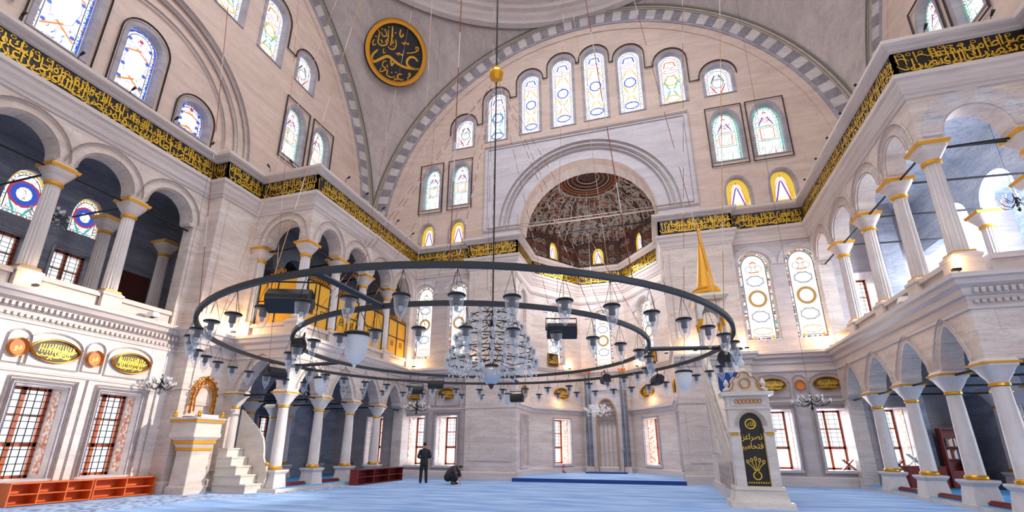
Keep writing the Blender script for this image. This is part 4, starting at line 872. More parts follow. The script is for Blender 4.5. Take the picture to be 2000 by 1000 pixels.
        if style in 'ATLR':
            for q_ in range(int(70*w*H/5)+14):
                u, v = c+rnd.uniform(-1, 1)*(h-A*1.2), v0+rnd.uniform(.04, .9)*H; a = rnd.uniform(0, 6.28); r = rnd.uniform(.06, .13); sw = rnd.choice((-2.2, 2.2, 1.4))
                mb.ribbon(F, [(u+r*cos(a+sw*k/4), v+r*sin(a+sw*k/4)) for k in range(5)], [.012, .02, .024, .02, .012], d-.016, M[rnd.choice(accent+['grey', 'grey', 'pale'])])
        # lead saddle bars
        n = max(2, int(H/.55))
        for k in range(1, n): mb.ribbon(F, [(c-h, v0+H*k/n), (c+h, v0+H*k/n)], .008, d-.004, M['lead'])
        mb.ribbon(F, [(c, v0), (c, v1-.02)], .008, d-.004, M['lead'])
    mb.build('stained_glass', [SG[k] for k in SGK], root)
    if surround:
        mb = MB(); n_ = len(O); O = inset_loop(O_full, c, v0, v1, .012); w_ = .14 if style in 'ATL' else .09; OO = [(u+(u-c)/h*w_, v+(w_ if v > v0+H*.5 and abs(u-c) < h*.6 else (w_*.5 if v > v1-h else (-w_ if v <= v0 else 0)))) for u, v in O]
        if kind == 'round': OO = arch_loop(c, w+2*w_, v0-w_*.3, v1+w_, kind)
        else: OO = arch_loop(c, w+2*w_, v0-w_*.3, v1+w_*1.1, kind)
        vs_ = [F(u, v, -.05) for u, v in O]+[F(u, v, -.05) for u, v in OO]+[F(u, v, .3) for u, v in O]+[F(u, v, .02) for u, v in OO]
        fs = []
        for i in range(n_): j = (i+1) % n_; fs += [(i, j, n_+j, n_+i), (i, 2*n_+i, 2*n_+j, j), (n_+i, n_+j, 3*n_+j, 3*n_+i)]
        mb.add(vs_, fs); mb.build('surround', 'm_dark2', root)
    return root
for i, (c, w, a, b) in enumerate(qw): stained(FQ, c, w, a, b, 'round', 'A', f'{ORD[i]} round-arched stained glass window from the left in the upper qibla lunette')
for i, (c, w, a, b) in enumerate(qp): stained(FQ, c, w, a, b, 'pointed', 'T', f'{ORD[i]} pointed green and orange stained window from the left in the qibla lunette')
for i, (c, w, a, b) in enumerate(qs): stained(FQ, c, w, a, b, 'pointed', 'S', f'{ORD[i]} small yellow and purple stained window from the left above the qibla cornice')
for i, (c, w) in enumerate(qtall): stained(FQ, c, w, 6.42, 10.85 if i < 2 else 10.95, 'round', 'D', f'{ORD[i]} tall stained window from the left on the lower qibla wall with ring pattern', .3, False)
for nm, F in (('left', FL), ('right', FR)):
    for i, (c, w, a, b) in enumerate(lat): stained(F, c, w, a, b, 'pointed', 'T', f'{ORD[i]} pointed stained window of the pair in the {nm} lunette wall')
    for i, (c, w, a, b) in enumerate(lat1): stained(F, c, w, a, b, 'round', 'A', f'{ORD[i]} round-arched stained window from the qibla side in the {nm} lunette wall')
    for i, (c, w, a, b, k) in enumerate(latl): stained(F, c, w, a, b, k, 'L', f'{ORD[i]} blue and orange stained window from the qibla side above the {nm} gallery cornice')
for i, (F, L) in enumerate(AF):
    c = {0: 1.55, 4: L-1.55}.get(i, L/2); w = 1.35 if i in (1, 3) else 1.25; zt = 10.3 if i == 2 else 10.4
    stained(F, c, w, 6.5, zt, 'round', 'D', 'tall stained window of the apse, '+['left side', 'left facet', 'centre', 'right facet', 'right side'][i], .3, False)
    if i in (1, 2, 3): stained(F, L/2, .8 if i != 2 else .75, 13.55, 14.8 if i != 2 else 14.75, 'pointed', 'S', 'small yellow stained window under the semi-dome, '+['', 'left', 'centre', 'right'][i], .2, False)
stained(FLO, 9.25, 1.25, 9.3, 11.1, 'pointed', 'R', 'nearer red and blue stained window in the left gallery', .2, False); stained(FLO, 11.2, 1.05, 9.45, 11.0, 'pointed', 'R', 'further red and blue stained window in the left gallery', .2, False)
# hood mouldings over the upper lunette windows, dark scalloped line
mb = MB()
def hood(F, wins):
    W = sorted(wins); prev = None
    for c, w, a, b in W:
        h = w/2+.28; mb.ribbon(F, [(c-h, b-w/2-.1-(.5 if prev is None else 0))]+arc(c, b-w/2, h, 180, 0, 14)+[(c+h, b-w/2-.1)], .055, -.05, 0, False, .06)
        if prev: pc, ph, pb = prev; mb.ribbon(F, [(pc+ph, pb), (pc+ph, min(pb, b-w/2)-.12), (c-h, min(pb, b-w/2)-.12), (c-h, b-w/2)], .055, -.05, 0, False, .06)
        prev = (c, h, b-w/2)
hood(FQ, qw); hood(FL, lat1); hood(FR, lat1)
for F, L_ in ((FQ, qp), (FL, lat), (FR, lat)):
    for c, w, a, b in L_: frame_lines2 = [(c-w/2-.22, a-.3), (c+w/2+.22, a-.3), (c+w/2+.22, b+.25), (c-w/2-.22, b+.25)]; mb.ribbon(F, frame_lines2, .05, -.05, 0, True, .06)
for F, L_ in ((FL, latl), (FR, latl)):
    for c, w, a, b, k in L_: mb.ribbon(F, [(u, v) for u, v in arch_loop(c, w+.5, a-.2, b+.25, k)], .04, -.05, 0, True, .06)
struct(mb.build('trim_10', mat('hood_line', '#4b4345', .6)), 'thin dark hood mouldings around the upper windows')

# ------------------------------------------------------------------ columns
def low_col():
    t = local('marble_column', 'x', 'column'); mb = MB()
    mb.frus(0, 0, 0, .12, .36, .36); mb.frus(0, 0, .12, .58, .32, .27); mb.frus(0, 0, .58, .68, .27, .34); mb.frus(0, 0, .68, .74, .34, .34); mb.build('plinth', 'm_col', t)
    mb = MB(); mb.lathe([(.225, .74), (.255, .77), (.255, .82), (.22, .86)], n=20); mb.build('base_ring', gold, t, True)
    mb = MB(); mb.lathe([(.215, .86), (.2, 1.8), (.175, 2.97)], n=20); mb.build('shaft', 'm_col', t, True)
    mb = MB(); mb.lathe([(.18, 2.98), (.205, 2.99), (.205, 3.05), (.18, 3.07)], n=20); mb.build('neck_ring', gold, t, True)
    mb = MB(); R_ = []
    for a, z, sq in ((.19, 3.06, 0), (.2, 3.12, .2), (.27, 3.26, .5), (.31, 3.4, .9), (.36, 3.46, 1), (.36, 3.5, 1)):
        R_.append([(a*(cos(th)*(1-sq)+sq*max(-1, min(1, 1.35*cos(th)))), a*(sin(th)*(1-sq)+sq*max(-1, min(1, 1.35*sin(th)))), z) for th in [2*pi*k/16+pi/16 for k in range(16)]])
    mb.loft(R_); cp_ = mb.build('capital', 'm_col', t, True)
    mb = MB(); mb.frus(0, 0, 3.5, 3.555, .37, .378); mb.build('gilt_abacus', gold_m, cp_)
    mb = MB(); mb.frus(0, 0, 3.555, 3.64, .34, .3); mb.build('impost', 'm_col', cp_); return t
def up_col():
    t = local('fluted_column', 'x', 'column'); mb = MB()
    mb.frus(0, 0, 5.8, 6.3, .3, .3); mb.frus(0, 0, 6.3, 6.38, .33, .33); mb.frus(0, 0, 6.38, 6.46, .3, .25); mb.build('pedestal', 'm_trim', t)
    mb = MB(); mb.frus(0, 0, 6.46, 6.5, .25, .25); mb.build('base_ring', gold_m, t)
    mb = MB(); mb.lathe([(.225, 6.5), (.21, 7.6), (.19, 9.2)], n=32, fl=.14, nf=1); mb.build('shaft', 'm_col', t)
    mb = MB(); mb.lathe([(.2, 9.18), (.235, 9.2), (.235, 9.28), (.2, 9.3)], n=20); mb.build('neck_ring', gold_m, t, True)
    mb = MB(); R_ = []
    for a, z, sq in ((.2, 9.28, 0), (.22, 9.34, .3), (.28, 9.48, .7), (.34, 9.62, 1), (.36, 9.7, 1)):
        R_.append([(a*(cos(th)*(1-sq)+sq*max(-1, min(1, 1.35*cos(th)))), a*(sin(th)*(1-sq)+sq*max(-1, min(1, 1.35*sin(th)))), z) for th in [2*pi*k/16+pi/16 for k in range(16)]])
    mb.loft(R_); cp_ = mb.build('capital', 'm_trim', t, True)
    mb = MB(); mb.frus(0, 0, 9.7, 9.8, .375, .4); mb.build('gilt_abacus', gold_m, cp_)
    mb = MB(); mb.frus(0, 0, 9.8, 9.88, .34, .3); mb.build('impost', 'm_trim', cp_); return t
first = {}
def place_col(kind, x, y, label, group):
    if kind not in first: first[kind] = (low_col if kind == 'low' else up_col)(); first[kind].location = (x, y, 0); first[kind]['label'] = label; first[kind]['group'] = group; return first[kind]
    return dup(first[kind], (x, y, 0), 0, label, group)
for i, y in enumerate(BLY): place_col('low', BL-.28, y, f'pale lower column of the left corner block, {ORD[i]} from the front', 'lower arcade columns')
for i, y in enumerate(BRY): place_col('low', BR+.28, y, f'pale lower column of the right corner block, {ORD[i]} from the front', 'lower arcade columns')
place_col('low', -16.0, YBL+.28, 'lower column against the pilaster beside the marble stairs', 'lower arcade columns'); place_col('low', 10.65, YBR+.28, 'lower column at the right pilaster of the right block front', 'lower arcade columns')
for i, y in enumerate([15.0, 17.35, 19.7, 22.1]): place_col('low', -17.52, y, f'shaded inner column under the left block, {ORD[i]} from the front', 'inner columns')
for i, y in enumerate([14.9, 17.3, 19.8, 22.1]): place_col('low', 12.12, y, f'inner column under the right block, {ORD[i]} from the front', 'inner columns')
place_col('low', -18.9, 20.2, 'small shaded column beside the grey inner pier on the left', 'inner columns')
for i, y in enumerate([3.6, 5.85, 8.1, 10.35]): place_col('up', XL-.25, y, f'fluted upper column of the left gallery, {ORD[3-i]} from the pier', 'upper gallery columns')
for i, y in enumerate(BLY): place_col('up', BL-.28, y, f'fluted upper column of the left corner block, {ORD[i]} from the front', 'upper gallery columns')
for i, y in enumerate(BRY): place_col('up', BR+.28, y, f'fluted upper column of the right corner block, {ORD[i]} from the front', 'upper gallery columns')
place_col('up', -16.0, YBL+.28, 'upper column at the left pilaster of the left block front', 'upper gallery columns'); place_col('up', 10.35, YBR+.28, 'upper column at the right edge of the view on the right block front', 'upper gallery columns')
for i, (x, y) in enumerate(((-19.4, 11.0), (-19.4, 13.3))): place_col('up', x, y, f'second-row column inside the left gallery, {("nearer", "further")[i]}', 'inner columns')
for i, y in enumerate([14.9, 17.3, 19.8]): place_col('up', 12.12, y, f'second-row upper column in the right gallery, {ORD[i]} from the front', 'inner columns')

# parapets between the upper columns
def parapet(F, u0, u1, label):
    mb = MB(); mb.plate(F, [[(u0, 5.8), (u1, 5.8), (u1, 6.2), (u0, 6.2)]], .12, .35); mb.plate(F, [[(u0, 6.2), (u1, 6.2), (u1, 6.32), (u0, 6.32)]], .02, .42)
    mb.plate(F, [[(u0, 6.32), (u1, 6.32), (u1, 6.36), (u0, 6.36)]], .06, .38)
    return tag(mb.build('parapet', 'm_trim'), label, 'parapet', 'gallery parapets')
ys = [1, 3.6, 5.85, 8.1, 10.35, 12.6]
for i in range(5): parapet(FL, ys[i]+.335, ys[i+1]-.335+(.2 if i == 4 else 0), f'low marble parapet of the left gallery, {ORD[4-i]} bay from the pier')
for nm, F, L in (('left', FBL, BLY), ('right', FBR, BRY)):
    for i in range(4): parapet(F, L[i]+.335, (L+[23.85])[i+1]-.335, f'low marble parapet on the side of the {nm} corner block, {ORD[i]} bay from the front')
parapet(FFL, -15.7, -13.8, 'low marble parapet on the front of the left corner block'); parapet(FFR, 8.6, 10.05, 'low marble parapet on the front of the right corner block')
# tie rods
def rod(p, q, label, r=.035):
    mb = MB(); mb.tube([p, q], r, 6); return tag(mb.build('tie_rod', irond), label, 'tie rod', 'iron tie rods')
for i in range(5): rod((XL-.25, ys[i]+.3, 9.72), (XL-.25, ys[i+1]-.3+(.2 if i == 4 else 0), 9.72), f'black iron tie rod in the left gallery, {ORD[4-i]} bay from the pier')
for i, y in enumerate([3.6, 5.85, 8.1, 10.35]): rod((XL-.6, y, 9.72), (-20.98, y, 9.72), f'black iron tie rod crossing inside the left gallery at the {ORD[3-i]} column')
for nm, X, L, Xo in (('left', BL-.28, BLY, -17.15), ('right', BR+.28, BRY, 11.75)):
    for z, lv in ((9.72, 'upper'), (3.5, 'lower')):
        for i in range(4): rod((X, L[i]+.3, z), (X, (L+[23.85])[i+1]-.3, z), f'black iron tie rod of the {nm} block {lv} arcade, {ORD[i]} bay')
        for i in range(4): rod((X+(-.36 if nm == 'left' else .36), L[i]+.0, z), (Xo+(.0), L[i]+.3, z), f'black iron tie rod crossing inside the {nm} block {lv} level at the {ORD[i]} column')
rod((-15.6, YBL+.28, 9.66), (BL-.68, YBL+.28, 9.72), 'black iron tie rod in the front arch of the left block'); rod((BR+.64, YBR+.28, 9.72), (9.99, YBR+.28, 9.72), 'black iron tie rod in the front arch of the right block')
rod((-15.64, YBL+.28, 3.5), (BL-.64, YBL+.28, 3.5), 'black iron tie rod in the lower front arch of the left block'); rod((BR+.64, YBR+.28, 3.5), (10.29, YBR+.28, 3.5), 'black iron tie rod in the lower front arch of the right block')
rod((-6.68, 24.4, 13.3), (.88, 24.4, 13.42), 'long black iron bar across the mouth of the apse', .045)

# ------------------------------------------------------------------ pulpit chair (kursu) with gilded crest and stairs
t = thing('pulpit', (-15.68, 13.3, 0), 'white marble pulpit with gilded mouldings at the foot of the left pier', 'pulpit')
def octo(x0, x1, y0, y1, z, c): return [(x0+c, y0, z), (x1-c, y0, z), (x1, y0+c, z), (x1, y1-c, z), (x1-c, y1, z), (x0+c, y1, z), (x0, y1-c, z), (x0, y0+c, z)]
def oc(e, z, c=.02): return octo(-16.05-e, -15.3+e, 12.93-e, 13.7+e*.6, z, c)
mb = MB(); mb.loft([oc(.06, 0), oc(.06, .22), oc(0, .28), oc(-.03, 1.2), oc(-.02, 1.4)]); mb.build('pedestal', 'm_step', t)
mb = MB(); mb.loft([oc(-.01, 1.4), oc(.02, 1.42), oc(.02, 1.48), oc(0, 1.5)]); mb.loft([oc(.06, 1.62), oc(.1, 1.64), oc(.1, 1.72), oc(.08, 1.74)]); mb.loft([oc(.22, 2.34), oc(.25, 2.36), oc(.25, 2.4), oc(.22, 2.42)]); mb.build('gilt_moulding', gold_m, t)
mb = MB(); mb.loft([oc(0, 1.5), oc(.06, 1.62), oc(.08, 1.74), oc(.2, 1.86), oc(.2, 1.96), oc(.17, 2.0), oc(.17, 2.3), oc(.22, 2.34)]); mb.loft([oc(.24, 2.42), oc(.28, 2.46), oc(.28, 2.5), oc(.2, 2.52)]); mb.build('bowl', 'm_step', t)
for x, y in ((-15.12, 12.8), (-15.12, 13.75), (-16.2, 12.8)):
    mb = MB(); mb.lathe([(.02, 2.5), (.06, 2.53), (.07, 2.59), (.04, 2.64), (.06, 2.68), (.03, 2.73), (.005, 2.76)], (x, y, 0), 12); mb.build('gilt_knob', gold, t, True)
mb = MB(); mb.box(-15.5, 12.95, 2.5, -15.2, 13.65, 2.62); tag(mb.build('cushion', white_pl), 'white folded cloth lying on the pulpit ledge', 'cloth')
mb = MB(); mb.box(-15.95, 12.85, 2.515, -15.65, 13.1, 2.56); tag(mb.build('folded_cloth', navy), 'small blue folded cloth on the left of the pulpit ledge', 'cloth')
mb = MB(); FP = lambda u, v, d: (-16.28-d, u, v)
CY, CZ = 13.72, .06
FP = lambda u, v, d: (-16.24-d, u-13.95+CY, v+CZ)
A = lambda r, rz, a0, a1, n=16: [(13.95+r*cos(radians(a0+(a1-a0)*i/n)), 3.35+rz*sin(radians(a0+(a1-a0)*i/n))) for i in range(n+1)]
mb.ribbon(FP, [(13.47, 2.62)]+A(.48, .55, 180, 0)+[(14.43, 2.62)], .05, -.07, 0, False, .05); mb.ribbon(FP, [(13.62, 2.7), (13.58, 3.2)]+A(.3, .3, 170, 10)+[(14.32, 3.2), (14.28, 2.7)], .035, -.07, 0, False, .05)
for k in range(9):
    a = radians(180*k/8); x, z = 13.95+.39*cos(a), 3.35+.43*sin(a); mb.ribbon(FP, [(x+.07*cos(s), z+.06*sin(s)) for s in [j*pi/4 for j in range(9)]], .022, -.07, 0, False, .04)
    x, z = 13.95+.52*cos(a), 3.35+.62*sin(a); mb.ribbon(FP, [(x+.05*cos(s+a), z+.05*sin(s+a)) for s in [j*pi/4-1.5 for j in range(7)]], .025, -.07, 0, False, .04)
for z in (2.7, 2.95, 3.15):
    for y in (13.47, 14.43): mb.ribbon(FP, [(y+.05*cos(s), z+.07*sin(s)) for s in [j*pi/3 for j in range(7)]], .02, -.07, 0, False, .04)
mb.ribbon(FP, [(13.85, 3.8), (13.95, 4.0), (14.05, 3.8)], .07, -.07, 0, False, .05)
tag(mb.build('gilt_crest', gold_m), 'arched gilt scrollwork crest on the pier above the pulpit', 'ornament')
t = thing('marble_stairs', (-14.4, 13.8, 0), 'small flight of pale marble steps between pulpit and left columns', 'stairs')
for k in range(5):
    mb = MB(); z = .3*(k+1); x = -13.75-.26*k; mb.box(-15.2, 13.9, .3*k if k else 0, x, 14.6, z-.05); mb.box(-15.2, 13.87, z-.05, x+.03, 14.62, z); mb.build('step', 'm_step', t)
mb = MB(); P = [(-13.7, .1), (-13.62, .5), (-13.66, .85), (-13.85, 1.15), (-13.9, 1.5), (-14.0, 1.85), (-14.2, 2.1), (-15.2, 2.9), (-15.2, 1.4), (-13.95, .3)]
mb.plate(lambda u, v, d: (u, 14.62+d, v), [P], 0, .08); mb.build('stair_rail', 'm_step', t)
mb = MB(); mb.sphere((-13.68, 14.66, .95), .07, 12); mb.build('newel_knob', gold_m, t, True)

# ------------------------------------------------------------------ shelves, furniture
def shelf_unit(name, x0, x1, y0, y1, h, cols, m, label, tiers=2, openx=1, group=None, z0=0):
    t = thing(name, ((x0+x1)/2, (y0+y1)/2, z0), label, 'shelf', group); w = .03
    mb = MB(); mb.box(x0, y0, z0, x1, y0+w, z0+h); mb.build('side_panel', m, t); mb = MB(); mb.box(x0, y1-w, z0, x1, y1, z0+h); mb.build('side_panel', m, t)
    mb = MB(); mb.box(x0-.01, y0-.01, z0+h, x1+.015, y1+.01, z0+h+.03); mb.build('top_board', m, t)
    for k in range(tiers): z = z0+.02+(h-.04)*k/tiers; mb = MB(); mb.box(x0, y0+w, z, x1, y1-w, z+.025); mb.build('shelf_board', m, t)
    bx = (x0, x0+.02) if openx > 0 else (x1-.02, x1); mb = MB(); mb.box(bx[0], y0+w, z0, bx[1], y1-w, z0+h); mb.build('back_panel', m, t)
    for k in range(1, cols): y = y0+(y1-y0)*k/cols; mb = MB(); mb.box(x0+.02, y-w/2, z0+.02, x1-.01, y+w/2, z0+h); mb.build('divider', m, t)
    return t
shelf_unit('shoe_shelf', -16.85, -16.4, 8.85, 10.84, .56, 3, wood_o, 'low orange wooden shoe shelf under the left windows, nearer of the two')
shelf_unit('shoe_shelf', -16.85, -16.4, 10.88, 12.75, .56, 2, wood_o, 'low orange wooden shoe shelf under the left windows, the one beside the pulpit')
shelf_unit('shoe_shelf', -12.75, -12.35, 18.4, 22.2, .6, 3, wood_r, 'low dark red open shelf standing before the rear left columns', 2)
shelf_unit('low_cabinet', 9.0, 10.2, 22.5, 22.9, .75, 2, wood_r, 'low dark red cabinet behind the first right columns', 2, 1, None, .13)
t = thing('bookcase', (10.95, 22.9, .13), 'dark red bookcase with books behind the right lower columns', 'bookcase')
mb = MB(); mb.box(10.45, 22.8, .13, 10.5, 23.15, 2.25); mb.box(11.4, 22.8, .13, 11.45, 23.15, 2.25); mb.box(10.45, 23.12, .13, 11.45, 23.15, 2.25); mb.build('carcass', wood_r, t)
mb = MB(); mb.box(10.43, 22.78, 2.25, 11.47, 23.15, 2.3); mb.build('top_board', wood_r, t)
for z in (.15, .72, 1.15, 1.6): mb = MB(); mb.box(10.5, 22.8, z, 11.4, 23.12, z+.03); mb.build('shelf_board', wood_r, t)
mb = MB(); mb.box(10.5, 22.79, .18, 11.4, 22.81, .72); mb.build('lower_door', wood_r, t)
rnd = random.Random(3); proto = None; bi = 0
for z, n, xs in ((1.63, 9, 10.55), (1.18, 11, 10.52), (.75, 5, 10.95)):
    x = xs
    for k in range(n):
        w_ = rnd.uniform(.03, .055); h = rnd.uniform(.24, .34)
        if x+w_ > 11.38: break
        mb = MB(); mb.box(x, 22.84, z, x+w_, 23.05, z+h); bi += 1
        colr = rnd.choice(['paper', 'red_book', 'blue_book', 'paper', 'cloth'])
        o = mb.build('book', {'paper': paper, 'red_book': redbook, 'blue_book': bluebook, 'cloth': wood}[colr])
        cn = {'paper': 'cream', 'red_book': 'red', 'blue_book': 'blue', 'cloth': 'brown'}[colr]
        tag(o, f'{cn} book standing on the {"upper" if z > 1.5 else "middle" if z > 1 else "lower"} shelf of the red bookcase, {ORD[k]} from the left', 'book', 'books in the red bookcase'); x += w_+.006
# book rests (rahle)
def rahle(x, y, z, label, m=wood_r):
    t = thing('book_stand', (x, y, z), label, 'book stand', 'folding book stands')
    for s in (-1, 1): mb = MB(); mb.add([(x-s*.22, y-.13, z), (x+s*.2, y-.13, z+.42), (x+s*.2, y+.13, z+.42), (x-s*.22, y+.13, z), (x-s*.25, y-.13, z+.03), (x+s*.17, y-.13, z+.45), (x+s*.17, y+.13, z+.45), (x-s*.25, y+.13, z+.03)], [(0, 1, 2, 3), (7, 6, 5, 4), (0, 4, 5, 1), (1, 5, 6, 2), (2, 6, 7, 3), (3, 7, 4, 0)]); mb.build('leaf', m, t)
    return t
rahle(9.3, 22.6, .92, 'white folding book stand on the red cabinet', white_pl); rahle(7.6, 24.25, .66, 'dark red folding book stand in the rightmost open window', wood_r)
rahle(-5.6, 28.7, .16, 'red folding book stand below the left apse window', red_m); rahle(9.4, 24.3, .66, 'dark red book stand in the window behind the right columns', wood_d)
# wooden rails on the gallery steps
def rail(x, y0, y1, label):
    mb = MB(); mb.box(x-.1, y0, .12, x+.1, y1, .22); mb.box(x-.06, y0+.02, .22, x+.06, y1-.02, .26); return tag(mb.build('wooden_rail', wood_r), label, 'rail', 'wooden rails between columns')
for i in range(2): rail(BL-.28, BLY[i]+.4, BLY[i+1]-.4, f'low red wooden rail on the step between left columns, {ORD[i]} gap')
for i in range(3): rail(BR+.28, BRY[i]+.4, BRY[i+1]-.4, f'low red wooden rail on the step between right columns, {ORD[i]} gap')
# extinguisher
t = thing('fire_extinguisher', (-15.0, 23.6, .13), 'red fire extinguisher behind the left lower columns', 'fire extinguisher'); mb = MB(); mb.lathe([(.09, .14), (.1, .18), (.1, .72), (.06, .8), (.03, .82)], (-15.0, 23.6, .5), 14); mb.build('cylinder', red_m, t, True)
mb = MB(); mb.lathe([(.03, 0), (.03, .08), (.05, .1), (.02, .14)], (-15.0, 23.6, 1.32), 8); mb.tube([(-15.0, 23.55, 1.4), (-14.88, 23.5, 1.2), (-14.88, 23.5, .9)], .015); mb.build('valve_and_hose', irond, t)
t = thing('stool', (-15.3, 21.7, .13), 'small black metal-legged stool in the left block', 'stool'); mb = MB(); mb.box(-15.55, 21.5, .75, -15.05, 21.9, .8); mb.build('seat', irond, t)
for x in (-15.52, -15.08):
    for y in (21.53, 21.87): mb = MB(); mb.tube([(x, y, .13), (x, y, .75)], .015); mb.build('leg', irond, t)
# cupboard doors
mb = MB(); mb.box(-21.05, 12.75, 5.8, -20.9, 14.0, 8.6); tag(mb.build('wooden_door', wood_d), 'dark wooden door at the back of the left upper gallery', 'door'); bpy.data.objects['wooden_door'].name = 'door_1'; bpy.data.objects['door_1']['kind'] = 'structure'
# blue cloth panel by minbar
mb = MB(); mb.box(2.1, 17.3, 2.3, 2.87, 17.36, 3.98); tag(mb.build('hanging_banner', navy), 'dark blue cloth curtain hung across the minbar stairs behind the gate', 'banner')

# ------------------------------------------------------------------ gilded lattice of the imperial loge (left block, upper)
def lattice(F, u0, u1, label, v0=6.36, v1=8.3):
    p = F((u0+u1)/2, v0, .3); t = thing('gilt_screen', p, label, 'screen'); mb = MB(); mb.plate(F, [[(u0, v0), (u1, v0), (u1, v1), (u0, v1)]], .22, .26); mb.build('panel', goldpaint, t)
    n = 2; mb = MB()
    for k in range(n+1): u = u0+(u1-u0)*k/n; mb.plate(F, [[(u-.02, v0), (u+.02, v0), (u+.02, v1), (u-.02, v1)]], .19, .28)
    for v in (v0, v0+(v1-v0)*.52, v1): mb.plate(F, [[(u0, v-.02), (u1, v-.02), (u1, v+.02), (u0, v+.02)]], .19, .28)
    mb.build('black_frame', irond, t)
    for k in range(n):
        u = u0+(u1-u0)*(k+.5)/n; v = v0+(v1-v0)*.34; mb = MB(); mb.ribbon(F, [(u-.1, v-.13), (u+.1, v-.13), (u+.1, v+.13), (u-.1, v+.13)], .05, .21, 0, True); mb.ribbon(F, [(u-.04, v), (u+.04, v)], .07, .21); mb.build('hatch', irond, t)
    mb = MB()
    for k in range(9): u = u0+(u1-u0)*(k+.5)/9; hh = .12+.35*exp_(-((k-4)/1.8)**2); mb.ribbon(F, [(u+.07*cos(s), v1+.05+hh*.5+hh*.5*sin(s)) for s in [j*pi/4 for j in range(9)]], .035, .22, 0, False, .03)
    mb.build('scroll_cresting', gold_m, t); return t
exp_ = math.exp
lattice(FFL, -15.7, -13.8, 'gilded lattice screen on the front of the left upper loge')
for i in range(3): lattice(FBL, BLY[i]+.3, BLY[i+1]-.3, f'gilded lattice screen on the side of the left upper loge, {ORD[i]} bay')
lattice(FBL, BLY[3]+.3, 23.55, 'gilded lattice screen on the side of the left upper loge, last bay')

# ------------------------------------------------------------------ minbar
MX0, MX1, MY = 1.92, 3.05, 14.8
t = thing('minbar', ((MX0+MX1)/2, 18, 0), 'tall carved marble minbar with arched gate, stairs and gold spire', 'minbar')
FM = lambda u, v, d: (u, MY+d, v)
cxm = (MX0+MX1)/2
mb = MB(); mb.frus(cxm, MY+.45, 0, .16, .78, .76, 0, .62, .6); mb.frus(cxm, MY+.42, .16, .46, .68, .6, 0, .5, .44); mb.frus(cxm, MY+.42, .46, .54, .62, .6, 0, .46, .44); mb.build('base', 'm_step', t)
door = [(cxm-.3, .55), (cxm+.3, .55)]+[(cxm+.3*cos(radians(a)), 2.15+.34*sin(radians(a))) for a in range(0, 181, 12)]
mb = MB(); mb.plate(FM, [[(MX0+.02, .5), (MX1-.02, .5), (MX1-.02, 2.95), (MX0+.02, 2.95)], door], 0, .5)
mb.plate(FM, [[(MX0-.04, 1.95), (cxm-.3, 1.95), (cxm-.3, 2.05), (MX0-.04, 2.05)]], -.05, .4); mb.plate(FM, [[(cxm+.3, 1.95), (MX1+.04, 1.95), (MX1+.04, 2.05), (cxm+.3, 2.05)]], -.05, .4)
mb.plate(FM, [[(MX0-.02, 2.58), (MX1+.02, 2.58), (MX1+.02, 2.62), (MX0-.02, 2.62)]], -.03, .52); mb.plate(FM, [[(MX0-.1, 2.95), (MX1+.1, 2.95), (MX1+.12, 3.06), (MX0-.12, 3.06)]], -.1, .6); mb.build('gate', 'm_step', t)
mb = MB(); mb.plate(FM, [door], .1, .13); mb.build('curtain', black, t)
mb = MB(); mb.ribbon(FM, door, .025, .09, 0, True)
mb.ribbon(FM, [(cxm+.13*cos(a), 2.18+.13*sin(a)) for a in [k*pi/8 for k in range(17)]], .03, .09)
put_text(mb, FM, ['الله'], cxm+.09, 2.12, .14, 1.2, .085, 0); put_text(mb, FM, ['نصرا', 'عزيزا'], cxm+.25, 1.76, .19, 1.2, .085, 0); put_text(mb, FM, ['فتحا', 'مبينا'], cxm+.25, 1.52, .19, 1.2, .085, 0)
for k in range(-2, 3): mb.ribbon(FM, [(cxm, .86), (cxm+k*.05, 1.05), (cxm+k*.1, 1.22-.04*abs(k))], .018, .09); mb.ribbon(FM, [(cxm+k*.1+.03*cos(a), 1.26-.04*abs(k)+.045*sin(a)) for a in [j*pi/4 for j in range(9)]], .022, .088)
mb.ribbon(FM, [(cxm+.1*cos(a), .82+.1*sin(a)) for a in [j*pi/6 for j in range(13)]], .03, .09)
for k in range(9): mb.ribbon(FM, [(cxm-.24+k*.06, .62), (cxm-.22+k*.06, .66)], .03, .09)
mb.build('curtain_embroidery', gold_letter, t)
mb = MB(); mb.ribbon(FM, [(cxm+.37*cos(radians(a)), 2.13+.4*sin(radians(a))) for a in range(0, 181, 10)], .05, -.03, 0, False, .04)
mb.plate(FM, [[(MX0+.12, 2.68), (MX1-.12, 2.68), (MX1-.12, 2.9), (MX0+.12, 2.9)]], -.02, .02); mb.build('arch_rim', 'm_trim', t)
mb = MB()
for k in range(7): mb.ribbon(FM, [(cxm-.3+.1*k+.045*cos(a), 2.79+.06*sin(a)) for a in [j*pi/4 for j in range(9)]], .02, -.03, 0, False, .02)
for s in (-1, 1): mb.ribbon(FM, [(cxm+s*.45, 1.86), (cxm+s*.45, 1.94)], .2, -.012)
mb.build('gilt_inscription', gold_m, t)
mb = MB(); P = [(cxm-.52, 3.06), (cxm+.52, 3.06), (cxm+.5, 3.14), (cxm+.4, 3.18), (cxm+.34, 3.3), (cxm+.36, 3.4), (cxm+.28, 3.5), (cxm+.16, 3.5), (cxm+.12, 3.6), (cxm, 3.66), (cxm-.12, 3.6), (cxm-.16, 3.5), (cxm-.28, 3.5), (cxm-.36, 3.4), (cxm-.34, 3.3), (cxm-.4, 3.18), (cxm-.5, 3.14)]
mb.plate(FM, [P], .1, .32); mb.build('pediment', 'm_step', t)
